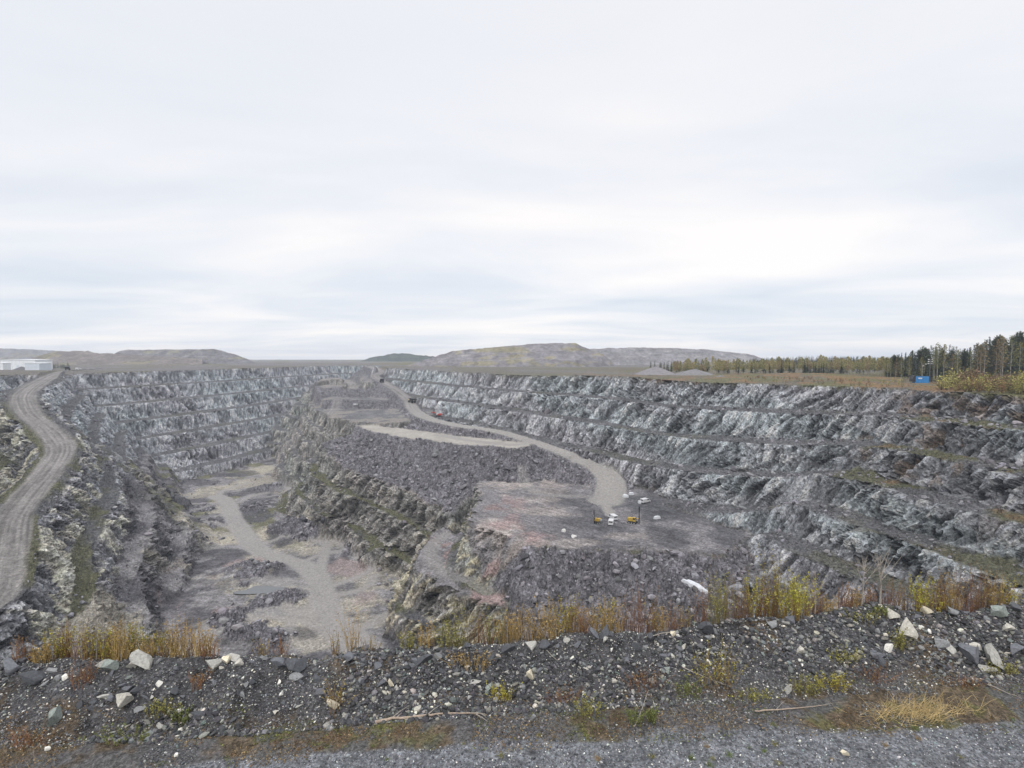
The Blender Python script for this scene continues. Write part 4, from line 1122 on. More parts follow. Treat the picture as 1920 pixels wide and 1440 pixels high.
def build_rocks():
    rng = np.random.default_rng(99)
    rm = {}
    for k, c in KINDC.items():
        m = flat_mat('rock_' + k, c, 0.85, 0.32, 9.0, 0.7, 0.02); rm[k] = m
    meshes = {k: [mesh_from('rock', rock_mesh(rng), ICO3[1], False, None, [rm[k]]) for _ in range(5 if k in ('dark', 'slate', 'grey', 'pale', 'light') else 3)] for k in KINDC}
    for px, py, w, h, k, lab in NOTABLE:
        p = near_hit(px, py)
        if p is None or p[1] > 15.5: p = crest_at(px, 0.05)
        s = p[1] / 1000
        me = meshes[k][rng.integers(0, len(meshes[k]))]
        o = link('rock', me); o.scale = (w * s * 0.98, (w * 0.5 + h * 0.5) * s, h * s * 1.12); o.rotation_euler = (rng.normal(0, 0.1), rng.normal(0, 0.25), rng.uniform(-0.6, 0.6))
        o.location = (p[0], p[1] + 0.02, p[2] + h * s * 0.42); tag(o, lab, 'rock')
    # the next largest stones
    n = 0; kinds = ['dark'] * 7 + ['slate'] * 6 + ['grey'] * 3 + ['pale'] * 2 + ['green', 'light', 'white']
    while n < 235:
        px = rng.uniform(-20, 1945); u = (px - 960) / 1000
        de, df, dc, zc = near_lines(np.array([u])); t = rng.beta(2.0, 1.5)
        y = float(df[0] + (dc[0] + 0.05 - df[0]) * t)
        if 1345 < px < 1500 and rng.random() < 0.8: continue
        w = float(np.clip(rng.lognormal(math.log(0.15), 0.38), 0.09, 0.34)); k = kinds[rng.integers(0, len(kinds))]
        if k in ('white', 'light'): w = min(w, 0.17)
        o = link('rock', meshes[k][rng.integers(0, len(meshes[k]))]); x = u * y
        f = rng.uniform(0.35, 0.8)
        o.scale = (w * rng.uniform(0.9, 1.3), w * rng.uniform(0.7, 1.0), w * f); o.rotation_euler = (rng.normal(0.35, 0.25), rng.normal(0, 0.3), rng.uniform(0, 6.28))
        o.location = (x, y, nz(x, y) + w * f * 0.2)
        tag(o, {'dark': 'black slate stone half bedded in the gravel berm', 'slate': 'dark grey stone half bedded in the gravel berm', 'grey': 'mid grey stone half bedded in the gravel berm', 'pale': 'pale grey stone half bedded in the gravel berm', 'green': 'greenish stone half bedded in the gravel berm', 'light': 'light stone half bedded in the gravel berm', 'white': 'small white stone half bedded in the gravel berm'}[k], 'rock', 'stones of the gravel berm')
        n += 1

# ------------------------------------------------------------------ plants of the berm
class Blades:
    def __init__(s): s.V = []; s.F = []; s.C = []; s.n = 0
    def strip(s, pts, w, col):
        """thin three-sided stem"""
        pts = np.asarray(pts, F32); n = len(pts)
        offs = np.array([(1, 0, 0), (-0.5, 0.87, 0), (-0.5, -0.87, 0)], F32)
        for i, p in enumerate(pts):
            r = w * (1 - 0.75 * i / max(n - 1, 1))
            s.V.append(p + offs * r)
        b = s.n
        for i in range(n - 1):
            for j in range(3):
                s.F.append((b + i * 3 + j, b + i * 3 + (j + 1) % 3, b + i * 3 + 3 + (j + 1) % 3, b + i * 3 + 3 + j))
        s.C.append(np.repeat(np.array(col, F32)[None], n * 3, 0)); s.n += n * 3
    def leaf(s, p, d, size, col, rng, wide=0.38):
        d = np.asarray(d, F32); d = d / (np.linalg.norm(d) + 1e-6)
        b = np.cross(d, rng.normal(size=3)); b = b / (np.linalg.norm(b) + 1e-6) * size * wide
        p = np.asarray(p, F32); q = p + d * size
        s.V.append(np.array([p, p + d * size * 0.5 + b, q, p + d * size * 0.5 - b], F32)); s.F.append((s.n, s.n + 1, s.n + 2, s.n + 3))
        s.C.append(np.repeat(np.array(col, F32)[None], 4, 0)); s.n += 4
    def mesh(s, name, mat): return mesh_from(name, np.concatenate(s.V), np.array(s.F), False, np.clip(np.concatenate(s.C), 0.01, 0.8), [mat])

PK = {  # stems, stem colour, leaf colour, leaves per stem, leaf size
    'yellow': (36, (0.20, 0.135, 0.05), (0.29, 0.26, 0.045), 15, 0.030),
    'leafy': (30, (0.24, 0.16, 0.05), (0.34, 0.33, 0.05), 28, 0.032),
    'twig': (30, (0.165, 0.105, 0.060), (0.24, 0.19, 0.05), 8, 0.026),
    'red': (34, (0.170, 0.085, 0.050), (0.22, 0.13, 0.05), 7, 0.024),
    'ochre': (44, (0.30, 0.21, 0.085), (0.30, 0.21, 0.08), 8, 0.032),
    'green': (22, (0.12, 0.11, 0.045), (0.125, 0.145, 0.045), 18, 0.032),
    'olive': (30, (0.15, 0.13, 0.055), (0.22, 0.21, 0.06), 12, 0.032),
}
PLANTS = [(20, 40, 48, 'red'), (50, 30, 40, 'ochre'), (78, 44, 62, 'yellow'), (98, 30, 50, 'olive'), (112, 40, 72, 'red'), (135, 46, 88, 'twig'), (150, 40, 55, 'yellow'), (178, 40, 62, 'red'), (192, 34, 60, 'yellow'), (208, 34, 98, 'ochre'), (225, 34, 60, 'yellow'), (242, 36, 62, 'green'), (262, 34, 45, 'ochre'), (278, 34, 52, 'yellow'), (300, 34, 82, 'twig'), (318, 40, 72, 'ochre'), (338, 30, 62, 'red'), (366, 34, 66, 'ochre'), (392, 30, 48, 'red'), (470, 26, 28, 'twig'), (510, 24, 34, 'red'),
          (620, 20, 60, 'twig'), (652, 22, 78, 'ochre'), (680, 24, 40, 'twig'), (760, 30, 34, 'olive'), (800, 34, 42, 'ochre'), (838, 40, 66, 'olive'), (862, 34, 82, 'olive'), (886, 34, 60, 'twig'), (905, 34, 52, 'red'), (922, 40, 76, 'olive'), (945, 30, 60, 'ochre'), (965, 40, 72, 'ochre'), (985, 30, 66, 'twig'), (1003, 46, 66, 'ochre'), (1024, 46, 76, 'ochre'), (1048, 44, 76, 'yellow'), (1073, 24, 92, 'yellow'), (1085, 40, 60, 'ochre'), (1100, 44, 66, 'red'), (1120, 34, 54, 'ochre'), (1135, 44, 68, 'yellow'), (1158, 44, 72, 'ochre'), (1184, 46, 84, 'red'), (1208, 46, 88, 'red'), (1232, 40, 70, 'twig'), (1250, 30, 52, 'ochre'), (1275, 34, 56, 'red'), (1300, 30, 44, 'twig'),
          (1330, 30, 80, 'red'), (1345, 34, 112, 'olive'), (1360, 26, 128, 'twig'), (1375, 34, 112, 'olive'), (1390, 30, 96, 'twig'), (1402, 30, 60, 'red'), (1416, 24, 92, 'leafy'), (1432, 40, 84, 'red'), (1448, 44, 92, 'twig'), (1466, 50, 102, 'yellow'), (1484, 56, 122, 'yellow'), (1500, 50, 104, 'leafy'), (1514, 36, 96, 'leafy'), (1532, 26, 44, 'red'), (1548, 26, 58, 'red'), (1575, 26, 34, 'ochre'), (1600, 34, 52, 'red'), (1618, 30, 36, 'ochre'), (1645, 34, 36, 'red'), (1690, 34, 52, 'red'), (1708, 34, 52, 'twig'), (1733, 16, 92, 'leafy'), (1748, 24, 52, 'red'), (1764, 40, 64, 'yellow'), (1785, 44, 78, 'red'), (1800, 44, 92, 'ochre'), (1822, 46, 96, 'red'), (1845, 50, 92, 'red'), (1866, 46, 88, 'twig'), (1886, 40, 76, 'ochre'), (1906, 30, 60, 'yellow')]
PNAME = {'yellow': 'yellow green willow shoots', 'leafy': 'bright yellow leafy willow', 'twig': 'brown bare shoots', 'red': 'reddish brown bare twigs', 'ochre': 'ochre dry stalks', 'green': 'green leafy shoots', 'olive': 'olive slender shoots'}
def build_clump(base, w, h, kind, rng, name, label, cat, group, dens=1.0, lean=0.27):
    n, sc, lc, nl, ls = PK[kind]
    e = empty(name, base); tag(e, label, cat, group)
    st = Blades(); lf = Blades()
    for i in range(int(n * dens)):
        a = rng.uniform(0, 2 * math.pi); r = math.sqrt(rng.random())
        bx, by = math.cos(a) * r * w * 0.30, math.sin(a) * r * 0.14
        tx = bx * rng.uniform(1.0, 1.9) + rng.normal(0, lean * h * 0.5); ty = by + rng.normal(0, 0.08 * h)
        H = h * (rng.uniform(0.28, 1.0) if kind != 'leafy' else rng.uniform(0.5, 1.0))
        z0 = -0.15
        pts = [(bx, by, z0), (bx * 0.6 + tx * 0.4 + rng.normal(0, 0.02), by * 0.6 + ty * 0.4, H * 0.5), (tx, ty, H)]
        c = np.array(sc) * rng.uniform(0.6, 1.5)
        st.strip(pts, rng.uniform(0.0035, 0.0075), c)
        P = np.array(pts)
        for _ in range(rng.poisson(nl)):
            f = rng.uniform(0.2, 1.0) ** 0.7
            p = P[0] * (1 - f) ** 2 + 2 * P[1] * f * (1 - f) + P[2] * f * f
            d = np.array((rng.normal(0, 0.6), rng.normal(0, 0.6), rng.uniform(0.1, 1.2)))
            lf.leaf(p + rng.normal(0, 0.012, 3), d, ls * rng.uniform(0.5, 1.3), np.array(lc) * rng.uniform(0.55, 1.4), rng)
    link('stems', st.mesh('stems', M['stem']), e)
    if lf.n: link('leaves', lf.mesh('leaves', M['leaf']), e)
    return e

def build_plants():
    rng = np.random.default_rng(123)
    M['stem'] = attr_mat('stem', 0.85); M['leaf'] = attr_mat('leaf', 0.7)
    M['wood'] = flat_mat('dead_wood', (0.30, 0.24, 0.19), 0.9, 0.35, 25, 0.4, 0.01)
    M['wood_pale'] = flat_mat('pale_wood', (0.27, 0.245, 0.215), 0.9, 0.3, 25)
    marks = [(78, 'at the left end of the berm'), (208, 'tallest clump left of the beige boulder'), (242, 'just left of the beige boulder'), (1484, 'the tall fan in the middle of the willow thicket'), (1514, 'at the right end of the willow thicket'), (1416, 'the small bright one left of the big fan'), (1733, 'the slim single one in the right gap'), (1360, 'tallest at the left end of the willow thicket'), (652, 'alone beside the pit floor track'), (620, 'alone left of the ochre stalks'), (1906, 'at the far right edge of the berm'), (1073, 'slim yellow spire at the centre'), (20, 'at the left picture edge')]
    md = dict(marks)
    for px, w, h, k in PLANTS:
        h = h * rng.uniform(0.8, 1.12); b = crest_at(px + rng.normal(0, 5), rng.uniform(0.08, 0.5)); s = b[1] / 1000
        drop = crest_at(px, 0)[2] - b[2]
        lab = PNAME[k] + (' ' + md[px] if px in md else ' rooted behind the crest of the gravel berm')
        build_clump(b, w * s * 1.5, h * s + drop * 0.8, k, rng, 'willow_clump' if k in ('yellow', 'leafy', 'green', 'olive') else 'twig_clump', ' '.join(lab.split()[:16]), 'shrub' if k != 'ochre' else 'dry stalks', 'saplings behind the gravel berm', dens=0.75 if w < 30 else 1.15)
    # bare branching saplings
    def sapling(px, py0, h, label, spread=0.5, thin=1.0, mat='wood_pale'):
        b = crest_at(px, 0.15); s = b[1] / 1000; H = h * s + 0.1
        e = empty('bare_sapling', b); tag(e, label, 'sapling', 'bare saplings on the berm')
        t = MB(); t.tube([(0, 0, -0.1), (0.02, 0, H * 0.35), (rng.normal(0, 0.03), 0, H * 0.7), (rng.normal(0, 0.05), 0, H)], [0.016 * thin, 0.012 * thin, 0.007 * thin, 0.002], 5)
        t.build('trunk', M[mat], e)
        br = MB()
        for k in range(14):
            z = rng.uniform(0.3, 0.9) * H; a = rng.uniform(0, 6.28); L = (H - z) * rng.uniform(0.4, 0.9) * spread + 0.08
            p1 = np.array((0.01 + math.cos(a) * L * 0.5, math.sin(a) * L * 0.3, z + L * 0.7)); p2 = p1 + np.array((math.cos(a) * L * 0.4, math.sin(a) * L * 0.2, L * 0.6))
            br.tube([(0.01, 0, z), p1, p2], [0.006 * thin, 0.004 * thin, 0.0015], 4, cap=False)
            for q in range(2):
                d = rng.normal(0, 0.5, 3) * (1, .5, .3) + (0, 0, 0.7); br.tube([p1, p1 + d * L * 0.35], [0.0035 * thin, 0.0012], 3, cap=False)
        br.build('branches', M[mat], e)
    sapling(1630, 1135, 88, 'bare pale sapling left of the other bare one on the right berm', 0.7, 1.2)
    sapling(1664, 1135, 92, 'bare forked sapling on the right berm beside small snow white stones', 1.0, 1.5)
    sapling(160, 1235, 122, 'thin bare white birch stem at the left', 0.12, 0.8)
    sapling(174, 1235, 118, 'thinner bare birch stem right beside the white one', 0.12, 0.7)
    sapling(1540, 1165, 84, 'thin reddish bare sapling right of the willow thicket', 0.3, 0.8, 'wood')
    # plants on the near face of the berm and on the verge
    for px, py, w, h, k, nm, lab in [(1345, 1282, 60, 78, 'yellow', 'willow_clump', 'yellow tipped willow bush on the near face of the gravel patch'), (1512, 1300, 34, 34, 'olive', 'weed', 'olive weeds at the foot of the gravel patch'), (1190, 1356, 30, 24, 'green', 'weed', 'bright green sprout in the verge right of centre'), (1222, 1352, 12, 22, 'green', 'weed', 'slim green sprout right of the bright one'), (230, 1392, 62, 32, 'green', 'weed', 'round dark green bush at the left road edge'), (300, 1336, 40, 22, 'olive', 'weed', 'olive weeds right of the pale pointed rock'), (340, 1348, 30, 20, 'green', 'weed', 'green weeds farther right of the pale pointed rock'), (55, 1400, 50, 34, 'red', 'weed', 'red brown weeds at the lower left'), (150, 1280, 34, 40, 'red', 'twig_clump', 'red brown tuft below the crest left of the greenish slab'), (375, 1282, 30, 24, 'red', 'twig_clump', 'brown tuft on the berm right of the beige boulder'),
                                     (630, 1330, 14, 60, 'twig', 'twig_clump', 'thin shoots beside the upright cream boulder'), (880, 1250, 60, 26, 'ochre', 'dry_tuft', 'ochre tuft on the near face left of the blue black boulder'), (940, 1310, 26, 26, 'yellow', 'weed', 'yellow weeds low on the berm at centre'), (1060, 1320, 60, 34, 'red', 'weed', 'reddish weeds at the foot of the berm right of centre'), (1105, 1345, 44, 36, 'olive', 'weed', 'olive brown bush in the verge right of centre'), (1210, 1290, 46, 40, 'red', 'weed', 'red brown bush at the foot under the willow thicket'), (1290, 1300, 40, 24, 'green', 'weed', 'dark green cushion left of the gravel patch'), (1580, 1240, 40, 26, 'olive', 'weed', 'olive weeds around the small pinkish stone'), (1685, 1215, 16, 34, 'olive', 'weed', 'thin weeds under the speckled boulder'), (1610, 1160, 60, 16, 'olive', 'weed', 'low green patch on the crest left of the pale stones'), (1650, 1152, 30, 16, 'green', 'weed', 'bright green patch on the crest'), (1640, 1275, 60, 30, 'red', 'weed', 'reddish weeds at the foot of the right berm'), (1560, 1290, 50, 26, 'yellow', 'weed', 'yellowish weeds at the foot of the right berm'), (1420, 1312, 50, 16, 'olive', 'weed', 'low olive weeds in the verge below the gravel patch'), (1800, 1285, 60, 18, 'red', 'weed', 'reddish weeds below the dark boulder'), (1885, 1265, 40, 24, 'olive', 'weed', 'olive weeds at the right edge below the leaning slab')]:
        p = near_hit(px, py); s = p[1] / 1000
        build_clump(p, w * s * 1.9, h * s * 1.2, k, rng, nm, lab, 'weeds', 'weeds on the berm and verge', dens=1.3, lean=0.5)
    # straw patch
    bl = Blades()
    for i in range(520):
        px = 1725 + rng.normal(0, 48); py = 1338 + rng.normal(0, 10) + (px - 1725) * -0.04
        p = near_hit(px, py)
        if p is None: continue
        L = rng.uniform(0.18, 0.5); a = rng.uniform(0, 6.28); el = rng.uniform(0.03, 1.1) ** 1.4
        d = np.array((math.cos(a) * math.cos(el), math.sin(a) * math.cos(el) * 0.5, math.sin(el))) * L
        bl.strip([p, np.array(p) + d * 0.6 + (0, 0, 0.02), np.array(p) + d + (0, 0, -0.05 * L)], rng.uniform(0.0025, 0.0045), np.array((0.46, 0.35, 0.17)) * rng.uniform(0.6, 1.35))
    e = link('dry_grass', bl.mesh('dry_grass', M['stem'])); tag(e, kind='stuff')
    # ground cover of the verge and the soil pockets: dead leaves, moss, short grass
    gb = Blades()
    n = 26000
    px = rng.uniform(-60, 1990, n); u = (px - 960) / 1000; de, df, dc, zc = near_lines(u)
    t = np.where(np.arange(n) % 6 > 0, rng.uniform(-0.2, 1.3, n), rng.uniform(0.9, 2.1, n))
    y = np.where(t < 1, de + (df - de) * t, df + (dc - df) * (t - 1)); x = u * y; z = near_z(x, y)
    nn = fbm2(x / 1.4, y / 0.7, 3, 801); mo = fbm2(x / 0.6, y / 0.35, 2, 802) + rng.normal(0, 0.15, n)
    for i in np.nonzero(nn > np.where(t < 1, -0.12, 0.30))[0]:
        c = np.array((0.115, 0.125, 0.035) if mo[i] > 0.42 else (0.150, 0.095, 0.048) if mo[i] > -0.2 else (0.21, 0.155, 0.08)) * rng.uniform(0.4, 1.5)
        if rng.random() < 0.65: gb.leaf((x[i], y[i], z[i] + 0.004), (rng.normal(), rng.normal(), rng.uniform(0, 0.9)), rng.uniform(0.014, 0.038), c, rng, 0.45)
        else:
            L = rng.uniform(0.04, 0.13); d = np.array((rng.normal(0, 0.7), rng.normal(0, 0.7), rng.uniform(0.3, 1.0))) * L
            gb.strip([(x[i], y[i], z[i] - 0.01), np.array((x[i], y[i], z[i])) + d], 0.003, c)
    o = link('ground_cover', gb.mesh('ground_cover', M['leaf'])); tag(o, kind='stuff')
    # little tufts on the road
    tm = []
    for v in range(4):
        b = Blades()
        for i in range(46):
            L = rng.uniform(0.4, 1.0); d = np.array((rng.normal(0, 0.55), rng.normal(0, 0.55), rng.uniform(0.5, 1.0))) * L
            p0 = np.array((rng.normal(0, 0.25), rng.normal(0, 0.25), -0.05)); b.strip([p0, p0 + d * 0.6, p0 + d + (0, 0, -0.12)], 0.03, np.array(((0.10, 0.125, 0.035), (0.15, 0.14, 0.045), (0.19, 0.13, 0.06), (0.09, 0.12, 0.03))[v]) * rng.uniform(0.6, 1.5))
        tm.append(b.mesh('grass_tuft', M['leaf']))
    for px, py, v in [(1405, 1404, 0), (1432, 1410, 3), (1368, 1416, 3), (1452, 1396, 1), (1336, 1424, 1), (1296, 1422, 0), (1222, 1420, 1), (940, 1418, 1), (726, 1426, 0), (1717, 1368, 3), (1722, 1386, 2), (1900, 1350, 3), (1450, 1360, 0), (1560, 1425, 2), (1325, 1400, 2), (1010, 1380, 1), (1460, 1432, 1), (1330, 1436, 3), (1120, 1424, 2), (870, 1395, 1), (700, 1400, 0), (560, 1405, 2), (1660, 1398, 2), (1800, 1420, 1), (1580, 1360, 2)]:
        p = near_hit(px, py); s = rng.uniform(0.07, 0.12)
        o = link('grass_tuft', tm[v]); o.location = p; o.scale = (s, s, s * 0.9); o.rotation_euler.z = rng.uniform(0, 6.28)
        tag(o, {0: 'small green grass tuft on the gravel road', 3: 'small dark green tuft on the gravel road', 1: 'olive dry grass tuft on the gravel road', 2: 'brown withered tuft on the gravel road'}[v], 'grass tuft', 'grass tufts on the gravel road')
    # dead branches
    def branch(pts, r0, label, twigs=0, mat='wood', lift=0.03):
        P = [near_hit(*p) for p in pts]; e = empty('fallen_branch', P[0]); tag(e, label, 'branch', 'dead branches on the berm')
        Q = [np.array(p) - np.array(P[0]) + (0, 0, lift) for p in P]
        Q2 = [q + (0, 0, abs(rng.normal(0, 0.01))) for q in catmull(Q, 4)]
        n = len(Q2); MB().tube(Q2, [r0 * (1 - 0.75 * i / n) * rng.uniform(0.85, 1.15) for i in range(n)], 7).build('stem', M[mat], e)
        for k in range(twigs):
            i = rng.integers(2, n - 1); a = Q2[i]; d = (Q2[i] - Q2[i - 2]); d = d / np.linalg.norm(d)
            L = rng.uniform(0.12, 0.4); e1 = d + rng.normal(0, 0.55, 3) * (1, 1, 0.5); e1 = e1 / np.linalg.norm(e1) * L
            MB().tube([a, a + e1 * 0.5 + (0, 0, 0.01), a + e1 + (0, 0, -0.01)], [r0 * 0.35, r0 * 0.22, r0 * 0.08], 5).build('twig', M['wood_pale'], e)
    branch([(703, 1358), (735, 1352), (770, 1348), (810, 1344), (840, 1341), (870, 1341), (908, 1343)], 0.030, 'long thick dead branch with twigs at the foot of the berm, left of centre', 9)
    branch([(1415, 1338), (1455, 1334), (1500, 1330), (1550, 1325)], 0.016, 'dark stick lying along the verge on the right', 3)
    branch([(1190, 1365), (1203, 1335), (1215, 1300), (1222, 1285)], 0.010, 'thin pale stick leaning up the verge right of centre', 4, 'wood_pale')
    branch([(1280, 1255), (1310, 1268), (1345, 1282), (1362, 1288)], 0.012, 'thin stick on the berm left of the yellow tipped bush', 1, 'wood_pale')
    branch([(1828, 1276), (1855, 1288), (1890, 1303), (1915, 1312)], 0.013, 'pale straight stick at the right edge of the verge', 0, 'wood_pale')
    branch([(1025, 1222), (1035, 1232), (1045, 1242)], 0.010, 'short pale stick below the dark blue crest stone', 0, 'wood_pale')
    branch([(1210, 1198), (1240, 1192), (1275, 1184), (1290, 1180)], 0.012, 'pale stick on the crest pointing to the willow thicket', 2, 'wood_pale')
# ------------------------------------------------------------------ buildings, machines
def mats2():
    M['white_sheet'] = flat_mat('white_sheet', (0.70, 0.73, 0.75), 0.5, 0.08, 0.4)
    M['grey_sheet'] = flat_mat('grey_sheet', (0.55, 0.60, 0.66), 0.5, 0.08, 0.4)
    M['dark_metal'] = flat_mat('dark_metal', (0.025, 0.026, 0.03), 0.5, 0.3, 2)
    M['steel'] = flat_mat('steel', (0.30, 0.31, 0.32), 0.45, 0.2, 3)
    M['blue_paint'] = flat_mat('blue_paint', (0.035, 0.20, 0.46), 0.5, 0.3, 1.5)
    M['yellow_paint'] = flat_mat('yellow_paint', (0.40, 0.27, 0.05), 0.5, 0.4, 1.5)
    M['red_paint'] = flat_mat('red_paint', (0.42, 0.06, 0.04), 0.5, 0.2, 2)
    M['white_paint'] = flat_mat('white_paint', (0.52, 0.53, 0.54), 0.4, 0.05, 2)
    M['glass_dark'] = flat_mat('glass_dark', (0.02, 0.025, 0.03), 0.1, 0.1, 2)
    M['rubber'] = flat_mat('rubber', (0.025, 0.025, 0.026), 0.85, 0.2, 3)
    M['snow'] = flat_mat('snow', (0.50, 0.52, 0.55), 0.8, 0.15, 1.2, 0.4, 0.2)
    M['lamp_white'] = flat_mat('lamp_white', (0.75, 0.75, 0.74), 0.3, 0.03, 2)

def surf(px, py, lo=60, hi=1000):
    """the world point where a pixel's ray meets the pit terrain"""
    rx, rz = ray(px, py); d = np.arange(lo, hi, 0.25, dtype=F32)
    z = samp(Z, rx * d, d); k = np.nonzero(rz * d <= z)[0]
    k = k[0] if len(k) else len(d) - 1
    return float(rx * d[k]), float(d[k]), float(z[k])

def part(mb, name, mat, parent): return mb.build(name, M[mat], parent)

def wheel(parent, x, y, r, w):
    t = MB().tube([(-w / 2, 0, 0), (w / 2, 0, 0)], r, 14).build('wheel', M['rubber'], parent); t.location = (x, y, r)
    MB().tube([(-w / 2 - 0.02, 0, 0), (w / 2 + 0.02, 0, 0)], r * 0.5, 10).build('rim', M['steel'], t)
    return t

def van(loc, rz, label, group):
    e = empty('van', loc, rz); tag(e, label, 'van', group)
    b = MB()
    b.prism([(-2.45, 0.45), (2.35, 0.45), (2.45, 1.0), (1.75, 1.25), (1.15, 2.0), (0.9, 2.1), (-2.4, 2.1), (-2.5, 1.2)], -0.95, 0.95)
    part(b, 'body', 'white_paint', e)
    part(MB().prism([(1.72, 1.24), (1.18, 1.92), (1.24, 1.95), (1.80, 1.27)], -0.82, 0.82), 'windscreen', 'glass_dark', e)
    for s in (-1, 1): part(MB().prism([(0.3, 1.3), (1.5, 1.3), (1.1, 1.85), (0.3, 1.85)], s * 0.955 - 0.01, s * 0.955 + 0.01), 'window', 'glass_dark', e)
    part(MB().box((-2.49, 0, 1.62), (0.06, 1.5, 0.5)), 'window', 'glass_dark', e)
    for x in (-1.55, 1.5):
        for s in (-1, 1):
            w = MB().tube([(0, -0.12, 0), (0, 0.12, 0)], 0.34, 14).build('wheel', M['rubber'], e); w.location = (x, s * 0.86, 0.34)
    return e

def dump_truck(loc, rz, label):
    e = empty('dump_truck', loc, rz); tag(e, label, 'dump truck', 'dump trucks on the ramp')
    part(MB().box((0, 0, 1.35), (8.2, 2.6, 0.5)), 'chassis', 'dark_metal', e)
    b = MB(); b.prism([(-4.6, 2.6), (1.6, 1.8), (1.9, 3.9), (3.9, 4.1), (3.9, 4.3), (1.6, 4.3), (-4.8, 3.9)], -1.9, 1.9); part(b, 'dump_body', 'dark_metal', e)
    c = part(MB().box((3.0, 0.7, 2.6), (1.5, 1.6, 1.7), taper=0.9), 'cab', 'yellow_paint', e)
    MB().box((3.76, 0.7, 2.8), (0.04, 1.3, 0.8)).build('windscreen', M['glass_dark'], c)
    part(MB().box((4.2, 0, 1.7), (0.9, 2.8, 1.1)), 'bonnet', 'yellow_paint', e)
    for x, ys in ((3.2, 1.6), (-2.4, 1.5)):
        for s in (-1, 1):
            w = MB().tube([(0, -0.45, 0), (0, 0.45, 0)], 1.1, 16).build('wheel', M['rubber'], e); w.location = (x, s * ys, 1.1)
    return e

def drill_rig(loc, rz, label, mast_h, scale=1.0, body='yellow_paint', twin=True):
    e = empty('drill_rig', loc, rz, scale); tag(e, label, 'drill rig', 'drill rigs on the blasting bench')
    for s in (-1, 1):
        t = MB(); t.prism([(-1.7, 0.0), (1.7, 0.0), (2.05, 0.42), (1.7, 0.85), (-1.7, 0.85), (-2.05, 0.42)], s * 1.15 - 0.28, s * 1.15 + 0.28); tr = part(t, 'crawler_track', 'rubber', e)
        for k in (-1.2, 0, 1.2): MB().tube([(k, s * 1.15 - 0.31, 0.42), (k, s * 1.15 + 0.31, 0.42)], 0.28, 10).build('roller', M['steel'], tr)
    part(MB().box((-0.2, 0, 0.95), (3.0, 1.9, 0.35)), 'chassis', 'dark_metal', e)
    b = MB(); b.prism([(-2.2, 1.12), (0.3, 1.12), (0.3, 2.5), (-1.9, 2.5), (-2.2, 2.2)], -1.1, 0.5); part(b, 'engine_housing', body, e)
    g = part(MB().box((-2.22, -0.3, 1.75), (0.06, 1.2, 0.7)), 'grille', 'dark_metal', e)
    c = MB(); c.prism([(0.35, 1.12), (1.6, 1.12), (1.75, 1.9), (1.45, 2.85), (0.35, 2.85)], -1.1, 0.1); cb = part(c, 'cab', body, e)
    MB().prism([(0.5, 1.9), (1.5, 1.9), (1.35, 2.65), (0.5, 2.65)], -1.13, -1.10).build('window', M['glass_dark'], cb)
    MB().prism([(1.78, 1.9), (1.48, 2.75), (1.52, 2.76), (1.82, 1.92)], -1.0, 0.0).build('window', M['glass_dark'], cb)
    part(MB().tube([(0.6, 0.6, 1.3), (1.9, 0.6, 2.3), (2.7, 0.6, 2.2)], [0.22, 0.2, 0.18], 8), 'boom', body, e)
    m = MB()
    for oy in ((0.42, 0.78) if twin else (0.6,)):
        m.box((2.85, oy, mast_h / 2 + 0.15), (0.36, 0.2 if twin else 0.5, mast_h))
    for k in range(int(mast_h / 0.8)): m.box((2.85, 0.6, 0.6 + 0.8 * k), (0.2, 0.5, 0.08))
    ms = part(m, 'mast', 'dark_metal', e)
    MB().box((3.08, 0.6, mast_h * 0.62), (0.28, 0.34, 0.7)).build('rotation_head', M['steel'], ms)
    MB().tube([(3.08, 0.6, 0.05), (3.08, 0.6, mast_h * 0.6)], 0.06, 6).build('drill_rod', M['steel'], ms)
    part(MB().box((-1.4, 0.85, 1.7), (1.3, 0.7, 1.1)), 'dust_collector', 'steel', e)
    return e

def excavator(loc, rz, label):
    e = empty('excavator', loc, rz); tag(e, label, 'excavator')
    for s in (-1, 1):
        t = MB(); t.prism([(-1.9, 0.0), (1.9, 0.0), (2.3, 0.5), (1.9, 1.0), (-1.9, 1.0), (-2.3, 0.5)], s * 1.25 - 0.32, s * 1.25 + 0.32); part(t, 'crawler_track', 'rubber', e)
    part(MB().tube([(0, 0, 0.8), (0, 0, 1.25)], 0.8, 14), 'slew_ring', 'dark_metal', e)
    b = MB(); b.prism([(-3.0, 1.25), (1.2, 1.25), (1.2, 2.2), (-0.6, 2.6), (-3.0, 2.6)], -1.4, 1.4); part(b, 'engine_housing', 'red_paint', e)
    c = MB(); c.prism([(0.2, 2.2), (1.9, 1.3), (2.0, 2.4), (1.6, 3.3), (0.2, 3.3)], 0.3, 1.4); cb = part(c, 'cab', 'white_paint', e)
    MB().prism([(1.98, 1.9), (1.68, 3.2), (1.74, 3.2), (2.06, 1.9)], 0.4, 1.3).build('window', M['glass_dark'], cb)
    part(MB().prism([(1.0, 1.9), (3.6, 4.3), (5.9, 3.9), (5.9, 3.55), (3.8, 3.7), (1.5, 1.6)], -0.35, 0.15), 'boom', 'red_paint', e)
    part(MB().prism([(5.5, 4.1), (6.0, 4.0), (6.9, 1.6), (6.5, 1.5)], -0.3, 0.1), 'arm', 'red_paint', e)
    part(MB().prism([(6.4, 1.6), (7.0, 1.6), (7.1, 0.7), (6.4, 0.25), (5.8, 0.7)], -0.8, 0.6), 'bucket', 'dark_metal', e)
    return e

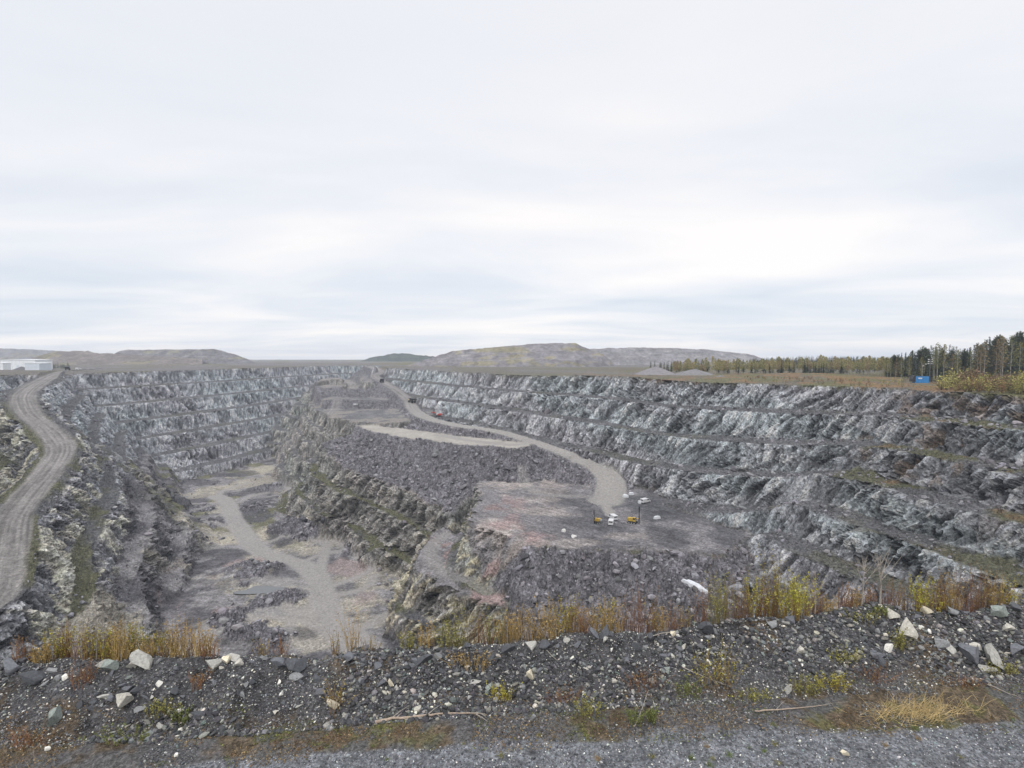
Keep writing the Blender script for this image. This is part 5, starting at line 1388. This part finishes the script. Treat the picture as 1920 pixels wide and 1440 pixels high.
def build_rim_things():
    mats2()
    # white warehouse and the taller block in front of it
    def warehouse(px0, px1, ytop, d, zb, depth, sheet, label, door):
        x0, x1 = (px0 - 960) / 1000 * d, (px1 - 960) / 1000 * d; w = x1 - x0; h = ray(px0, ytop)[1] * d - zb
        e = empty('warehouse', ((x0 + x1) / 2, d, zb), 0.10); tag(e, label, 'warehouse', 'white industrial halls by the left rim')
        m = MB().box((0, depth / 2, h * 0.46), (w, depth, h * 0.92)); part(m, 'wall', sheet, e)
        rf = MB(); rf.prism([(-w / 2 - 0.4, h * 0.921), (w / 2 + 0.4, h * 0.921), (w / 2 + 0.4, h * 0.95), (0, h), (-w / 2 - 0.4, h * 0.95)], -0.4, depth + 0.4); part(rf, 'roof', 'white_sheet', e)
        n = max(4, int(w / 4))
        s = MB()
        for i in range(1, n): s.box((-w / 2 + w * i / n, -0.04, h * 0.46), (0.14, 0.06, h * 0.9))
        s.box((0, -0.05, h * 0.52), (w, 0.05, 0.18)); part(s, 'panel_seam', 'grey_sheet', e)
        for fx, fw in door:
            dr = part(MB().box((-w / 2 + w * fx, -0.06, h * 0.22), (w * fw, 0.08, h * 0.44)), 'door', 'grey_sheet', e)
        return e
    warehouse(4, 64, 673.5, 600, -13, 26, 'white_sheet', 'long low white sheet metal warehouse at the far left rim', [(0.2, 0.08), (0.5, 0.08)])
    warehouse(48, 73, 680, 525, -12.8, 16, 'grey_sheet', 'boxy pale blue white hall in front of the long warehouse', [(0.6, 0.3)])
    warehouse(-14, 5, 680, 560, -13, 10, 'white_sheet', 'small white shed at the left picture edge beside the warehouse', [(0.5, 0.3)])
    def trailer(px, py, wpx, d, label):
        x, zb = (px - 960) / 1000 * d, gz((px - 960) / 1000 * d, d); w = wpx * d / 1000
        e = empty('site_trailer', (x, d, zb), 0.1); tag(e, label, 'site trailer')
        part(MB().box((0, 0, 1.7), (w, 2.5, 2.4)), 'body', 'white_paint', e)
        part(MB().box((0, 0, 2.98), (w + 0.2, 2.7, 0.14)), 'roof', 'grey_sheet', e)
        part(MB().box((w * 0.2, -1.27, 1.9), (w * 0.15, 0.04, 0.8)), 'window', 'glass_dark', e)
        for s in (-0.3, 0.3): MB().tube([(w * s, -1.3, 0.4), (w * s, 1.3, 0.4)], 0.4, 12).build('wheel', M['rubber'], e)
    trailer(82, 681, 9, 640, 'low white site trailer to the right of the halls')
    trailer(86, 684, 7, 560, 'short white site trailer nearest the haul road on the left rim')
    # vehicle and car near the top of the haul road
    d = 560; x = (127 - 960) / 1000 * d
    dump_truck((x, d, gz(x, d)), 2.2, 'dark haul vehicle parked beside the top of the left haul road')
    d = 590; x = (147 - 960) / 1000 * d
    van((x, d, gz(x, d)), 0.2, 'small white van at the road junction above the left wall', None)
    # blue pump container
    d = 256.0; x = (1727 - 960) / 1000 * d; zb = gz(x, d) - 0.1
    e = empty('pump_container', (x, d, zb), -0.12); tag(e, 'blue container with black slanted ends and a white plate on the right rim', 'container')
    s = d / 1000
    part(MB().box((0, 0, 0.35), (24 * s, 2.4, 0.5)), 'skid', 'blue_paint', e)
    bd = part(MB().box((0, 0, 1.95), (23 * s, 2.5, 2.6)), 'body', 'blue_paint', e)
    rb = MB()
    for i in range(15): rb.box((-11 * s + 22 * s * i / 14, -1.28, 1.95), (0.12, 0.07, 2.3))
    rb.build('corrugation', M['blue_paint'], bd)
    MB().box((-4.0 * s, -1.335, 2.35), (6.5 * s, 0.04, 0.62)).build('plate', M['white_paint'], bd)
    for k in (-1, 1):
        p = MB(); p.prism([(k * 11.52 * s, 0.75), (k * 17.5 * s, 0.75), (k * 17.2 * s, 2.0), (k * 14.5 * s, 3.45), (k * 11.52 * s, 3.6)], -1.2, 1.2); part(p, 'end_housing', 'dark_metal', e)
    part(MB().box((0, 0, 3.33), (14 * s, 2.0, 0.15)), 'hatch', 'dark_metal', e)
    def mast(px, ytop, d, lamps, label, mat='steel', r=0.12):
        x = (px - 960) / 1000 * d; zb = gz(x, d); h = ray(px, ytop)[1] * d - zb
        e = empty('light_mast', (x, d, zb), 0); tag(e, label, 'light mast', 'light masts behind the blue container')
        part(MB().tube([(0, 0, 0), (0, 0, h)], [r, r * 0.7], 8), 'pole', mat, e)
        for dx, dz in lamps:
            part(MB().tube([(0, 0, h + dz), (dx, 0, h + dz)], 0.05, 5), 'arm', mat, e)
            part(MB().box((dx, -0.25, h + dz), (0.62, 0.35, 0.45), taper=0.8), 'lamp_head', 'lamp_white', e)
    mast(1729.8, 686, 264, [(0, 0)], 'light mast with a single white lamp, left of the lamp cluster')
    mast(1733.5, 682, 266, [(0.3, -0.2)], 'bare grey mast with a small lamp between the single lamp and the cluster')
    mast(1743.5, 674, 264, [(-0.95, 0), (0.95, 0.1), (-1.0, -1.0), (0.75, -1.0), (-1.0, -2.0), (0.6, -2.0)], 'light mast carrying six white lamps in three rows')
    mast(1749.8, 668, 266, [], 'slim white pole right of the six lamp mast', 'white_paint', 0.10)

def build_machines():
    x, y, z = surf(1186, 981); drill_rig((x, y, z), -0.55, 'yellow crawler drill rig with twin dark masts on the blasting bench', 7.6, 0.9)
    x, y, z = surf(1121, 981); drill_rig((x, y, z), 3.5, 'smaller rig with a single black mast left of the white vans', 7.6, 0.72, 'yellow_paint', False)
    x, y, z = surf(1146, 983); van((x, y, z), 1.3, 'white van nearer the camera of the two by the drill rigs', 'white vans on the blasting bench')
    x, y, z = surf(1149, 974); van((x, y, z), 1.9, 'white van just behind the other one by the drill rigs', 'white vans on the blasting bench')
    x, y, z = surf(1210, 943); van((x, y, z), 0.6, 'white van with a dark load parked against the foot of the right wall', 'white vans on the blasting bench')
    x, y, z = surf(822, 781); excavator((x, y, z), 3.4, 'red excavator at the foot of the wall beside the ramp')
    x, y, z = surf(716, 717); dump_truck((x, y, z), 1.9, 'dark dump truck near the top of the ramp')
    x, y, z = surf(773, 755); dump_truck((x, y, z), 2.3, 'dark dump truck at the bend of the ramp')
    x, y, z = surf(667, 762); e = drill_rig((x, y, z), 0.4, 'small black and white machine on the upper terrace of the central mound', 3.2, 1.0, 'white_paint', False)
    # snow left in the shade of the wall
    rng = np.random.default_rng(77)
    def snow(px, py, w, h, label, rot=0.0):
        x, y, z = surf(px, py); n = 26; k = 7; v = []; s = y / 1000
        w *= s; h *= s * 2.2
        ro = [rng.uniform(0.65, 1.15) for _ in range(n)]
        pts = []
        for j in range(k + 1):
            f = j / k
            for i in range(n):
                a = 2 * math.pi * i / n; r = f * (ro[i] * 0.6 + 0.4 * ro[(i + 1) % n])
                ax, ay = r * math.cos(a) * w / 2, r * math.sin(a) * h / 2
                px_, py_ = x + ax * math.cos(rot) - ay * math.sin(rot), y + ax * math.sin(rot) + ay * math.cos(rot)
                v.append((px_ - x, py_ - y, zat(px_, py_) - z + 0.35 * (1 - f ** 3) + 0.95 - 0.9 * (f > 0.99)))
        f4 = [(j * n + i, (j + 1) * n + i, (j + 1) * n + (i + 1) % n, j * n + (i + 1) % n) for j in range(k) for i in range(n)]
        o = link('snow_patch', mesh_from('snow_patch', v, np.array(f4), False, None, [M['snow']])); o.location = (x, y, z); tag(o, label, 'snow patch', 'old snow in the pit')
    snow(1305, 1102, 56, 5.5, 'large white snow patch at the foot of the dark slope on the right', -0.75)
    snow(1232, 973, 14, 3, 'bright snow patch right of the yellow drill rig', 0.2)
    snow(1173, 932, 13, 3, 'thin snow strip just below the end of the ramp', 0.1)
    snow(1184, 928, 11, 3, 'smaller snow strip right beside the strip below the ramp', 0.1)
    snow(1199, 944, 7, 3, 'small white snow lump left of the van at the wall foot', 0.1)
    def block(px, py, w, h, col, label, cat, name, hi=True):
        x, y, z = surf(px, py); s = y / 1000
        v = chipped(ICO3[0], rng, 9, 0.5, 0.85) * np.array((w * s / 2, w * s / 2.4, h * s / 1.6), F32)
        o = link(name, mesh_from(name, v, ICO3[1], False, np.repeat(np.array(col, F32)[None], len(v), 0) * rng.uniform(0.85, 1.15, (len(v), 1)), [attr_mat('block', 0.9, 0.25, 1.5, 0.4, 0.2)])); o.location = (x, y, z + h * s * 0.25); tag(o, label, cat)
    block(1057, 997, 9, 7, (0.6, 0.6, 0.58), 'white boulder left of the other white boulder on the blasting bench', 'boulder', 'boulder')
    block(1076, 1008, 11, 8, (0.6, 0.6, 0.58), 'white boulder closest to the edge of the blasting bench', 'boulder', 'boulder')
    block(573, 977, 26, 9, (0.045, 0.045, 0.05), 'low black heap across the track on the pit floor', 'heap', 'heap')
    block(606, 980, 10, 13, (0.05, 0.05, 0.058), 'upright black rock heap at the foot of the central mound', 'heap', 'heap')
    # puddle on the floor
    x, y, z = at_z(492, 1106, FLOORZ + 0.35)
    n = 40; v = [(0, 0, 0)]
    for i in range(n):
        a = 2 * math.pi * i / n; r = 1 + 0.16 * math.sin(3 * a + 1) + 0.1 * math.sin(5 * a)
        v.append((math.cos(a) * 15 * r, math.sin(a) * 4.2 * r, 0))
    m, nt, b = new_mat('puddle_water', 0.08); b.inputs['Base Color'].default_value = (0.10, 0.105, 0.11, 1); b.inputs['Specular IOR Level'].default_value = 0.5
    o = link('puddle', mesh_from('puddle', v, np.array([(0, i + 1, (i + 1) % n + 1) for i in range(n)]), False, None, [m])); o.location = (x, y, FLOORZ + 0.45); tag(o, kind='structure')
# ------------------------------------------------------------------ sky, sun, camera
def build_world():
    w = bpy.data.worlds.new('World'); scene.world = w; w.use_nodes = True
    nt = w.node_tree; L = nt.links.new
    nt.nodes.clear()
    out = N(nt, 'ShaderNodeOutputWorld')
    sky = N(nt, 'ShaderNodeTexSky'); sky.sky_type = 'NISHITA'; sky.sun_disc = False
    sky.sun_elevation = math.radians(42); sky.sun_rotation = math.radians(200)
    bg1 = N(nt, 'ShaderNodeBackground', Strength=0.10); L(sky.outputs[0], bg1.inputs['Color'])
    tc = N(nt, 'ShaderNodeTexCoord')
    sx = N(nt, 'ShaderNodeSeparateXYZ'); L(tc.outputs['Generated'], sx.inputs[0])
    mz = N(nt, 'ShaderNodeMath', operation='MAXIMUM'); L(sx.outputs['Z'], mz.inputs[0]); mz.inputs[1].default_value = 0.0
    az = N(nt, 'ShaderNodeMath', operation='ADD'); L(mz.outputs[0], az.inputs[0]); az.inputs[1].default_value = 0.075
    dx = N(nt, 'ShaderNodeMath', operation='DIVIDE'); L(sx.outputs['X'], dx.inputs[0]); L(az.outputs[0], dx.inputs[1])
    dy = N(nt, 'ShaderNodeMath', operation='DIVIDE'); L(sx.outputs['Y'], dy.inputs[0]); L(az.outputs[0], dy.inputs[1])
    cx = N(nt, 'ShaderNodeCombineXYZ'); L(dx.outputs[0], cx.inputs['X']); L(dy.outputs[0], cx.inputs['Y'])
    mp = N(nt, 'ShaderNodeMapping'); mp.inputs['Scale'].default_value = (0.42, 0.62, 1); mp.inputs['Rotation'].default_value = (0, 0, 0.25); mp.inputs['Location'].default_value = (11.7, 4.2, 0)
    L(cx.outputs[0], mp.inputs['Vector'])
    n1 = N(nt, 'ShaderNodeTexNoise', Scale=1.0, Detail=7.0, Roughness=0.52, Distortion=0.5); L(mp.outputs[0], n1.inputs['Vector'])
    mp2 = N(nt, 'ShaderNodeMapping'); mp2.inputs['Scale'].default_value = (0.13, 0.26, 1); mp2.inputs['Location'].default_value = (2.3, 9.2, 0)
    L(cx.outputs[0], mp2.inputs['Vector'])
    n2 = N(nt, 'ShaderNodeTexNoise', Scale=1.0, Detail=4.0, Roughness=0.5); L(mp2.outputs[0], n2.inputs['Vector'])
    mm = N(nt, 'ShaderNodeMath', operation='MULTIPLY'); mm.inputs[1].default_value = 0.5
    ad = N(nt, 'ShaderNodeMath', operation='ADD'); L(n1.outputs['Fac'], ad.inputs[0]); L(n2.outputs['Fac'], ad.inputs[1]); L(ad.outputs[0], mm.inputs[0])
    cr = N(nt, 'ShaderNodeValToRGB'); L(mm.outputs[0], cr.inputs['Fac'])
    e = cr.color_ramp.elements
    e[0].position = 0.39; e[0].color = (0.69, 0.745, 0.825, 1)
    e[1].position = 0.61; e[1].color = (0.985, 0.955, 0.94, 1)
    k = cr.color_ramp.elements.new(0.50); k.color = (0.83, 0.85, 0.895, 1)
    # towards the zenith an overcast sky is brighter and smoother
    el = N(nt, 'ShaderNodeMapRange'); L(sx.outputs['Z'], el.inputs['Value']); el.inputs['From Min'].default_value = 0.10; el.inputs['From Max'].default_value = 0.95
    mxc = N(nt, 'ShaderNodeMixRGB'); L(el.outputs[0], mxc.inputs['Fac']); L(cr.outputs[0], mxc.inputs[1])
    sm = N(nt, 'ShaderNodeValToRGB'); L(n2.outputs['Fac'], sm.inputs['Fac'])
    sm.color_ramp.elements[0].position = 0.3; sm.color_ramp.elements[0].color = (0.83, 0.835, 0.875, 1)
    sm.color_ramp.elements[1].position = 0.7; sm.color_ramp.elements[1].color = (0.90, 0.885, 0.895, 1)
    L(sm.outputs[0], mxc.inputs[2])
    st = N(nt, 'ShaderNodeMapRange'); L(sx.outputs['Z'], st.inputs['Value']); st.inputs['From Min'].default_value = 0.60; st.inputs['From Max'].default_value = 0.95
    st.inputs['To Min'].default_value = 0.93; st.inputs['To Max'].default_value = 2.6
    bg2 = N(nt, 'ShaderNodeBackground'); L(mxc.outputs[0], bg2.inputs['Color']); L(st.outputs[0], bg2.inputs['Strength'])
    ms = N(nt, 'ShaderNodeMixShader'); ms.inputs[0].default_value = 0.95
    L(bg1.outputs[0], ms.inputs[1]); L(bg2.outputs[0], ms.inputs[2]); L(ms.outputs[0], out.inputs['Surface'])
    s = bpy.data.lights.new('sun', 'SUN'); s.energy = 1.5; s.angle = math.radians(12); s.color = (1.0, 0.96, 0.90)
    so = bpy.data.objects.new('sun', s); COL.objects.link(so)
    so.rotation_euler = Vector((-math.sin(math.radians(200)) * math.cos(math.radians(42)), -math.cos(math.radians(200)) * math.cos(math.radians(42)), -math.sin(math.radians(42)))).to_track_quat('-Z', 'Y').to_euler()

def build_camera():
    c = bpy.data.cameras.new('camera'); c.sensor_width = 36; c.lens = 36 * FPX / 1920; c.clip_end = 30000; c.clip_start = 0.05
    o = bpy.data.objects.new('camera', c); COL.objects.link(o)
    o.rotation_euler = (math.pi / 2 - PITCH, 0, 0)
    scene.camera = o
    scene.view_settings.view_transform = 'Standard'; scene.view_settings.look = 'None'
    scene.view_settings.exposure = 0.22; scene.view_settings.gamma = 1
    scene.cycles.max_bounces = 4; scene.cycles.diffuse_bounces = 3
    scene.cycles.use_denoising = True

def build_haze():
    o = MB().box((0, 1380, -38), (6400, 2900, 156)).build('haze', None); tag(o, kind='stuff')
    m = bpy.data.materials.new('haze'); m.use_nodes = True; nt = m.node_tree; nt.nodes.clear()
    out = N(nt, 'ShaderNodeOutputMaterial'); v = N(nt, 'ShaderNodeVolumePrincipled')
    v.inputs['Color'].default_value = (0.80, 0.87, 1.0, 1); v.inputs['Density'].default_value = 0.00017; v.inputs['Anisotropy'].default_value = 0.2
    nt.links.new(v.outputs[0], out.inputs['Volume']); o.data.materials.append(m)

build_world(); build_camera()
build_terrain(); build_near(); build_gravel(); build_pit_rubble()
for _f in ('build_hills', 'build_trees', 'build_rim_things', 'build_machines', 'build_rocks', 'build_plants', 'build_haze'):
    if _f in globals(): globals()[_f]()
